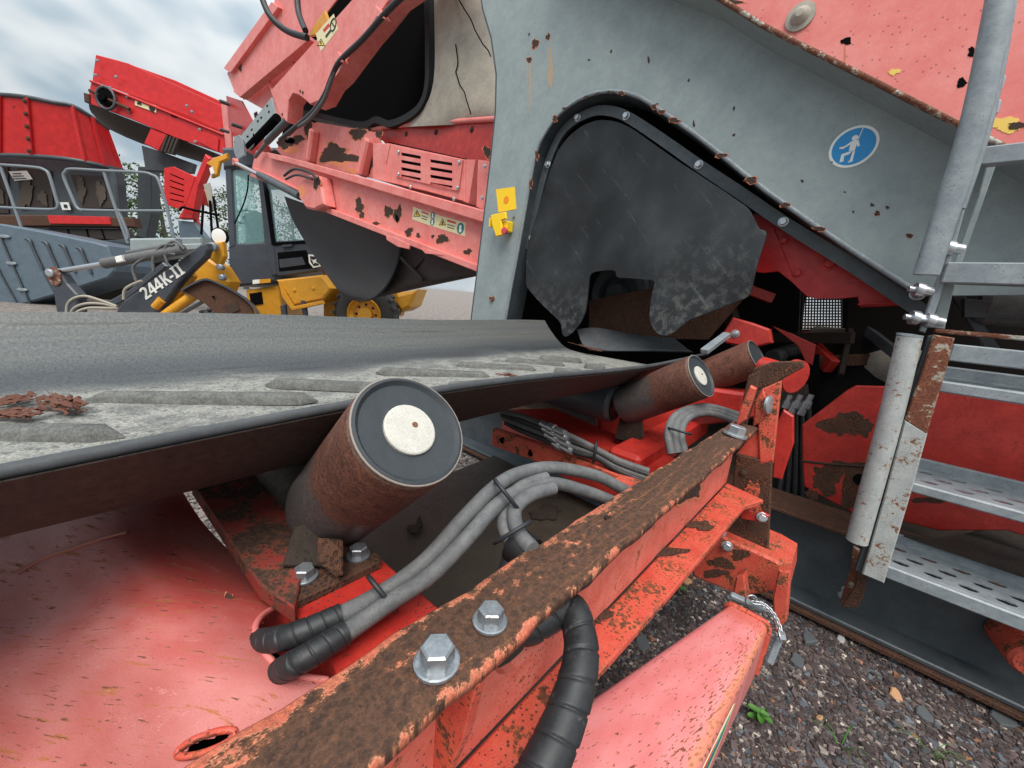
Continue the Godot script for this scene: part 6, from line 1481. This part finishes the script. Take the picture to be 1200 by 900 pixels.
func red_screener():
	var t = thing("red_crusher", "big red and grey crusher with round red hopper, handrail and blue grey cowl", "machine", Vector3(yd(60, 420, 3).x, 0, yd(60, 420, 3).z))
	# hopper: curved red wall between top and bottom edge
	var topc = [[-110, 118], [-50, 112], [0, 111], [32, 114], [62, 120], [85, 124], [107, 137], [126, 151]]
	var botc = [[-110, 186], [-50, 184], [0, 182], [38, 183], [75, 186], [100, 190], [122, 195], [144, 200]]
	var off = [2.4, 2.2, 2.15, 2.2, 2.3, 2.45, 2.7, 3.2]
	var r1 = []; var r2 = []
	for i in 8:
		r1.append(yd(topc[i][0], topc[i][1], off[i] - .15)); r2.append(yd(botc[i][0], botc[i][1], off[i]))
	var s = S(); sheet(s, [r1, r2], 3, YF * .03, null, null, false); var hop = obj("hopper_wall", s, "red_clean", t)
	s = S(); tube(s, r1, .045, 8, 3); obj("hopper_rim", s, "plate_dark", hop)
	s = S(); tube(s, r2, .05, 8, 3); obj("hopper_seam", s, "plate_dark", hop)
	for i in [2, 3, 5, 6]:
		s = S(); bar(s, r1[i], r2[i] + (r2[i] - r1[i]) * -.01, .09, .08, YF, .01); var rib = obj("hopper_rib", s, "red_clean", hop)
		if i == 3:
			for k in 5: rivet(rib, r1[i].lerp(r2[i], .08 + k * .21) - YF * .06, -YF, .035, "rust")
	px_plate("hopper_label", [0, 117, 17, 117, 20, 127, 0, 125], YP(2.05), .01, "sticker_cream", hop, .001)
	s = S(); plate(s, disc_pts(yd(13, 122, 2.04), Vector3(0, .075, 0), YR * .09, 14), YF * .006, .001); obj("label_disc", s, "sticker_black", hop)
	# dark body panels below
	var body = px_plate("body_panel", [-110, 182, 60, 184, 132, 197, 136, 215, 140, 268, 120, 286, -110, 275], YP(2.75), .25, "plate_dark", t, .03)
	for q in [[-12, 190, 9, 190, 10, 250, -12, 250], [20, 193, 60, 200, 62, 244, 24, 246], [82, 204, 118, 206, 134, 244, 96, 244]]: px_plate("body_window", q, YP(2.72), .03, "belt_under", body, .005)
	for b in [[30, 225, 10, 20, 210], [95, 222, 6, 16, 211], [118, 226, 6, 16, 212], [50, 232, 6, 10, 213], [-2, 230, 6, 16, 214]]: blotch(body, b[0], b[1], b[2], b[3], YP(2.70), "patina", b[4], .006)
	px_plate("notice", [10, 201, 31, 200, 38, 210, 17, 212], YP(2.68), .01, "sticker_white", body, .001)
	for k in 3: px_plate("notice_line", [14, 203 + k * 3, 24 + k * 3, 202.6 + k * 3, 25 + k * 3, 203.6 + k * 3, 15, 204 + k * 3], YP(2.67), .005, "sticker_black", body, .0005)
	var wl = px_plate("white_label", [70, 237, 80, 237, 83, 246, 73, 246], YP(2.68), .01, "sticker_white", body, .001)
	s = S(); plate(s, disc_pts(yd(76.5, 241.5, 2.665), Vector3(0, .055, 0), YR * .055, 4, PI / 4), YF * .006, .0005); obj("label_mark", s, "sticker_black", wl)
	px_plate("rust_beam", [-110, 250, 0, 252, 60, 252, 155, 255, 158, 266, 60, 265, -110, 266], YP(2.3), .2, "rust", t, .02)
	px_plate("red_beam_skin", [55, 252, 128, 254, 130, 263, 58, 262], YP(2.28), .03, "red_clean", t, .005)
	px_plate("block_row", [55, 267, 140, 268, 150, 282, 132, 282, 60, 278], YP(2.4), .3, "belt_under", t, .03)
	for q in [[78, 268, 80, 277], [100, 268, 103, 279], [118, 269, 122, 281]]: px_plate("block_joint", [q[0], q[1], q[0] + 1.2, q[1], q[2] + 1.2, q[3], q[2], q[3]], YP(2.38), .03, "black", t, .001)
	px_plate("grey_box", [152, 279, 236, 278, 236, 292, 160, 306, 140, 294], YP(2.0), .5, "plate_grey", t, .03)
	px_plate("dark_underbody", [-110, 272, 150, 275, 190, 300, 190, 400, -110, 400], YP(3.0), .5, "painted_shade", t, .03)
	px_plate("perforated_rail", [121, 282, 150, 280, 152, 289, 124, 291], YP(1.7), .08, "plate_dark", t, .01)
	# handrail
	for l in [[0, 193, 40, 196, 52, 199, 58, 206, 66, 233, 68, 240, 64, 245, 40, 245, 0, 243], [97, 247, 90, 243, 84, 230, 75, 208, 77, 201, 84, 198, 120, 200, 165, 202, 178, 205, 186, 212, 196, 245, 204, 281], [93, 246, 140, 247, 193, 247], [-60, 190, 0, 193], [-60, 243, 0, 243], [0, 194, 10, 222, 25, 266], [122, 202, 134, 240, 150, 285], [138, 245, 150, 275, 148, 282]]:
		ytube("hand_rail", l, 1.2, .028, "rail_grey", t, 4, 8)
	# cowl with louvre ribs and hinges
	var cw = px_plate("engine_cowl", [-110, 258, 0, 262, 50, 271, 112, 284, 125, 288, 134, 310, 134, 318, 126, 326, 85, 339, 60, 347, 22, 358, -110, 358], YP(.7), .9, "cowl_grey", t, .03)
	for k in 4:
		var x = 30 + k * 20; var y = 280 + k * 3.5
		ytube("louvre_rib", [x, y, x + 5, y + 2, x + 9, y + 12, x + 20 - k, y + 36 - k * 2], .68, .03, "plate_dark", cw, 4, 6)
	ytube("cowl_seam", [0, 276, 10, 300, 35, 356], .68, .02, "plate_dark", cw, 3, 6); ytube("cowl_seam", [-14, 290, 0, 320, 21, 358], .68, .02, "plate_dark", cw, 3, 6)
	for b in [[4, 277], [12, 308.5], [25, 339.5]]:
		s = S(); plate(s, disc_pts(yd(b[0], b[1], .66), Vector3(0, .035, 0), YR * .11, 10), YF * .03, .01); obj("cowl_hinge", s, "galv", cw)

func far_conveyor():
	var t = thing("red_conveyor", "bright red raised conveyor head with black drive bearing against the sky", "conveyor", Vector3(yd(185, 400, 4).x, 0, yd(185, 400, 4).z))
	var P = YP(4.0)
	px_plate("skirt_board", [112, 64, 150, 74, 260, 124, 264, 156, 220, 136, 108, 94], P, .05, "red_clean", t, .01)
	px_plate("far_board", [112, 64, 140, 71, 205, 94, 262, 120, 262, 130, 205, 104], YP(5.0), .05, "red_clean", t, .01)
	px_plate("side_frame", [107, 94, 160, 116, 262, 157, 264, 181, 205, 161, 150, 138, 104, 121, 104, 108], YP(3.93), .08, "red_clean", t, .01)
	px_plate("side_frame", [150, 100, 262, 146, 262, 156, 150, 112], YP(5.0), .08, "red_clean", t, .01)
	ytube("frame_seam", [106, 95, 160, 116.5, 262, 158], 3.90, .03, "red_clean", t, 1)
	px_plate("bolt_on_panel", [231, 152, 256, 162, 255, 178, 232, 166], YP(3.89), .03, "red_clean", t, .006)
	for b in [[136, 90], [114, 71], [112, 88], [225, 131], [234, 152], [229, 166], [219, 124], [129, 103], [149, 113], [151, 130]]: rivet(t, yd(b[0], b[1], 3.9), -YF, .03, "galv")
	var s = S(); lathe(s, yd(125, 115, 3.9), -YF, V2([-.02, .2, .05, .2, .07, .15, .07, .1, .13, .09, .13, 0]), 20); obj("drive_bearing", s, "black", t)
	s = S(); tube(s, disc_pts(yd(124, 115, 3.84), Vector3(0, .26, 0), YR * .24, 14), .035, 6, 1, 0, true); obj("bearing_guard", s, "plate_dark", t)
	ytube("drive_shaft", [105, 106, 152, 128], 3.86, .04, "rust", t, 1)
	px_plate("end_block", [97, 108, 105, 110, 105, 121, 98, 119], YP(3.9), .3, "rust", t, .02)
	px_plate("slot", [200, 133, 207, 135.5, 207, 138, 200, 136], YP(3.91), .03, "black", t, .002)
	px_plate("label", [158, 115, 183, 124, 183, 132, 158, 123], YP(3.91), .01, "sticker_cream", t, .001)
	s = S(); plate(s, disc_pts(yd(178, 126.5, 3.90), Vector3(0, .08, 0), YR * .08, 14), YF * .006, .001); obj("label_disc", s, "sticker_black", t)
	mini_far(t, 163, 120)
	s = S(); sheet(s, [outline([104, 121, 150, 139, 262, 183], YP(3.98)), outline([107, 132, 150, 158, 240, 186], YP(4.5)), outline([125, 150, 165, 168, 236, 190], YP(5.0))], 3, YF * .02); obj("return_belt", s, "belt_under", t)
	px_plate("red_scraper", [176, 150, 196, 157, 186, 177, 168, 168], YP(3.95), .15, "red_clean", t, .02)
	for k in 4: px_plate("scraper_fin", [194 + k * 4, 158 + k * 1.2, 197 + k * 4, 159 + k * 1.2, 190 + k * 4, 178 + k, 187 + k * 4, 177 + k], YP(3.93), .1, "belt_under", t, .01)
	px_plate("dark_plate", [165, 170, 190, 178, 228, 192, 225, 203, 170, 200], YP(4.3), .1, "plate_dark", t, .02)
	var slots = []
	for k in 5: slots.append([199, 203 + k * 7.4, 216, 210 + k * 6.6, 215, 211.2 + k * 6.6, 199, 204.4 + k * 7.4])
	px_plate("slotted_guard", [192, 197, 203, 195, 229, 207, 218, 240, 209, 245, 192, 239], YP(3.3), .06, "red_clean", t, .01, slots)
	px_plate("guard_back", [193, 198, 226, 207, 214, 241, 193, 238], YP(3.5), .04, "black", t, .01)
	px_plate("red_leg", [240, 180, 246, 186, 232, 220, 226, 256, 208, 256, 218, 238, 229, 207], YP(3.1), .2, "red_clean", t, .02)
	px_plate("red_leg", [232, 215, 243, 226, 238, 240, 230, 238], YP(3.6), .2, "red", t, .02)
	px_plate("red_leg", [226, 250, 236, 270, 243, 278, 238, 280, 226, 268], YP(3.4), .1, "red", t, .02)
	px_plate("post", [161, 195, 177, 195, 178, 250, 160, 330], YP(5.5), .3, "plate_dark", t, .02)
	px_plate("foot_plate", [208, 258, 226, 260, 245, 282, 210, 279], YP(3.2), .15, "cowl_grey", t, .02)
	for l in [[246, 235, 250, 300], [250, 230, 256, 270], [238, 240, 236, 275], [211, 247, 214, 243, 226, 246, 256, 252]]: ytube("cable", l, 3.0, .03, "black", t, 3, 6)
	px_plate("drilled_strap", [238, 216, 245, 214, 252, 246, 246, 248], YP(3.05), .04, "tan_belt", t, .01)
func mini_far(t, u, v):
	var s = S(); plate(s, outline([u, v - 3, u + 3, v + 3, u - 3, v + 1.6], YP(3.895)), YF * .006, .001); obj("label_triangle", s, "sticker_black", t)

func trees():
	var spots = [[148, 17.0, 5.6, "bare grey tree with thin leaves between the crusher and the red conveyor"], [196, 21.0, 6.4, "leafy tree showing behind the red conveyor's slotted guard"], [288, 24.0, 7.0, "tree seen through the glass of the loader's cab"], [345, 27.0, 6.0, "low green tree beyond the loader's rear window"]]
	for i in spots.size():
		var q = spots[i]
		var r = RandomNumberGenerator.new(); r.seed = 70 + i
		var b = at(q[0], 330, q[1]); b.y = 0
		var t = thing("tree", q[3], "tree", b, "trees behind the machines")
		var st = S(); var hgt = q[2]
		tube(st, [b, b + Vector3(.1, hgt * .4, 0), b + Vector3(-.1, hgt * .9, .1)], .16, 8, 3, 0, false, .04)
		var tips = []
		for k in 22:
			var y = hgt * r.randf_range(.12, .9); var a = r.randf() * TAU
			var p = b + Vector3(0, y, 0); var e = p + Vector3(cos(a), r.randf_range(.1, .6), sin(a)) * r.randf_range(.9, 2.0) * (1.1 - y / hgt * .6)
			tube(st, [p, p.lerp(e, .5) + Vector3(0, .12, 0), e], .045, 5, 2, 0, false, .012)
			tips.append(e); tips.append(p.lerp(e, .6))
		obj("trunk", st, "bark", t)
		var lf = S()
		for tip in tips:
			var tone = r.randf_range(.7, 1.25)
			for k in 55:
				var c = tip + Vector3(r.randfn(), r.randfn() * .7, r.randfn()) * .34
				var d = Vector3(r.randfn(), r.randfn(), r.randfn()).normalized(); var e = d.cross(Vector3(r.randfn(), 1, r.randfn())).normalized()
				var sz = r.randf_range(.05, .1)
				lf.set_color(Color(.9, 1, .8) * tone * r.randf_range(.8, 1.2))
				tri(lf, c - d * sz, c + e * sz * .6, c + d * sz, d.cross(e)); tri(lf, c - d * sz, c + d * sz, c - e * sz * .6, d.cross(e))
		obj("crown", lf, "foliage", t)

# ---------------------------------------------------------------- small loose things
func slivers(st, l, r, seed_):                   # a torn piece of bark: flat ragged strips lying over one another
	var rn = RandomNumberGenerator.new(); rn.seed = 500 + seed_
	var c = catmull(l, 8)
	for s in 14:
		var a = rn.randi_range(0, c.size() / 2); var b = mini(c.size() - 1, a + rn.randi_range(5, c.size()))
		var off = Vector3(rn.randfn() * .5, absf(rn.randfn()) * .35, rn.randfn()) * r
		var w = r * rn.randf_range(.12, .42); var prev = null
		for i in range(a, b + 1):
			var d = (c[mini(i + 1, c.size() - 1)] - c[maxi(i - 1, 0)]).normalized(); var side = d.cross(Vector3.UP).normalized()
			var p = c[i] + off + side * rn.randfn() * r * .12 + Vector3.UP * rn.randfn() * r * .1
			var ww = w * (rn.randf_range(.6, 1.1) if i > a and i < b else .15)
			var ring = [p - side * ww, p + Vector3.UP * ww * .7 - side * ww * .2, p + side * ww, p - Vector3.UP * ww * .3]
			if prev:
				for k in 4: quad(st, prev[k], prev[(k + 1) % 4], ring[(k + 1) % 4], ring[k], ring[k] + ring[(k + 1) % 4] - p * 2)
			prev = ring
func small_things():
	var chips = [["long split piece of red brown bark lying on the belt's left end", [-14, 489, .60, 10, 484, .62, 46, 477, .655], .013], ["bent bark piece with a ragged dark tip lying furthest along the belt", [42, 478, .64, 70, 479, .64, 96, 486, .62], .014], ["thick short lump of red bark nearest the belt's raised rib", [-12, 497, .575, 20, 497, .58, 54, 495, .59], .014]]
	for i in chips.size():
		var t = S(); var l = path(chips[i][1])
		for k in l.size(): l[k].y = .812
		slivers(t, l, chips[i][2], i)
		tag(obj("bark_chip", t, "wood", self), chips[i][0], "bark", "bark pieces on the belt")
	var tw = S(); slivers(tw, [onp(668, 402, PY(.83)), onp(690, 408, PY(.83)), onp(702, 412, PY(.825))], .010, 7); tag(obj("bark_chip", tw, "wood", self), "small dark twig under the skirt's pointed corner on the belt", "bark")
	var tw2 = S(); slivers(tw2, [onp(580, 439, PY(.82)), onp(598, 441, PY(.82)), onp(606, 444, PY(.82))], .007, 8); tag(obj("bark_chip", tw2, "wood", self), "small reddish bark crumb by the belt's near edge", "bark")
	# larger stones one can pick out
	var sp = [[753, 752, 16, "grey", "flat grey slate between the orange beam and the pink box"], [948, 748, 14, "grey", "upright dark slate right of the locking plate"], [935, 773, 15, "grey", "flat dark slate sliver below the chain's nut"], [1048, 767, 14, "white", "slate with a white chipped corner in front of the rail"], [1036, 750, 10, "grey", "round grey stone close to the chassis rail"], [1050, 812, 10, "tan", "buff pebble alone on the dark gravel"], [960, 840, 8, "tan", "orange pebble right of the green weed"], [1175, 838, 16, "grey", "large grey slate at the right edge"], [986, 748, 8, "white", "pale pink pebble below the ladder foot"], [806, 680, 10, "tan", "brown stone under the rusty stub box"], [790, 778, 8, "grey", "grey chip left of the pink box's lip"], [1084, 835, 12, "grey", "narrow slate pointing at the pebble"]]
	for i in sp.size():
		var q = sp[i]; var r = RandomNumberGenerator.new(); r.seed = 300 + i
		var c = onp(q[0], q[1], PY(.012)); var px = q[2] * (c - eye()).length() / 450.0 * .55
		var st = S(); var ring = []
		for k in 9: ring.append(c + Vector3(cos(TAU * k / 9) * px * r.randf_range(.7, 1.2), r.randf_range(-.002, .004), sin(TAU * k / 9) * px * .7 * r.randf_range(.7, 1.2)))
		plate(st, ring, Vector3(0, -.014, 0), .003)
		var m = StandardMaterial3D.new(); m.roughness = .85; m.albedo_color = {"grey": C(84, 87, 90), "white": C(176, 174, 172), "tan": C(186, 142, 104)}[q[3]]
		tag(obj("stone", st, m, self), q[4], "stone", "larger stones on the gravel")
	for q in [[888, 846, 7, .022, "bright green leafy weed growing beside the pink box"], [793, 697, 4, .02, "tiny green weed in the gravel under the beam"]]:
		var b = onp(q[0], q[1], PY(.0))
		var t = thing("weed", q[4], "weed", b); var r = RandomNumberGenerator.new(); r.seed = q[0]
		for k in q[2]:
			var a = TAU * k / q[2] + r.randf() * .5; var d = Vector3(cos(a), 0, sin(a)); var s = Vector3(-d.z, 0, d.x); var L = q[3] * r.randf_range(.7, 1.3); var h = Vector3.UP * r.randf_range(.012, .04)
			var st = S()
			sheet(st, [[b + h, b + h + d * L * .1 + s * L * .3 + Vector3.UP * .004, b + h + d * L * .9 + s * L * .35 + Vector3.UP * .004, b + h + d * L * 1.35], [b + h, b + h + d * L * .2, b + h + d * L * .9 - Vector3.UP * .002, b + h + d * L * 1.4], [b + h, b + h + d * L * .1 - s * L * .3 + Vector3.UP * .004, b + h + d * L * .9 - s * L * .35 + Vector3.UP * .004, b + h + d * L * 1.35]], 2, Vector3(0, -.0008, 0)); obj("leaf", st, "leaf", t)
			st = S(); tube(st, [b, b + h], .0015, 5, 1); obj("stem", st, "leaf", t)
	for q in [[985, 875, 7, "thin grass tuft near the bottom edge left of centre gravel"], [1090, 885, 6, "sparse grass blades lying on the gravel at the bottom right"]]:
		var b = onp(q[0], q[1], PY(0)); var st = S(); var r = RandomNumberGenerator.new(); r.seed = q[0]
		for k in q[2]:
			var d = Vector3(r.randfn(), 0, r.randfn()).normalized() * .03
			tube(st, [b + d * .3, b + d + Vector3.UP * .03, b + d * 2.4 + Vector3.UP * .026], .0012, 4, 3, 0, false, .0004)
		tag(obj("grass_tuft", st, "leaf", self), q[3], "grass")
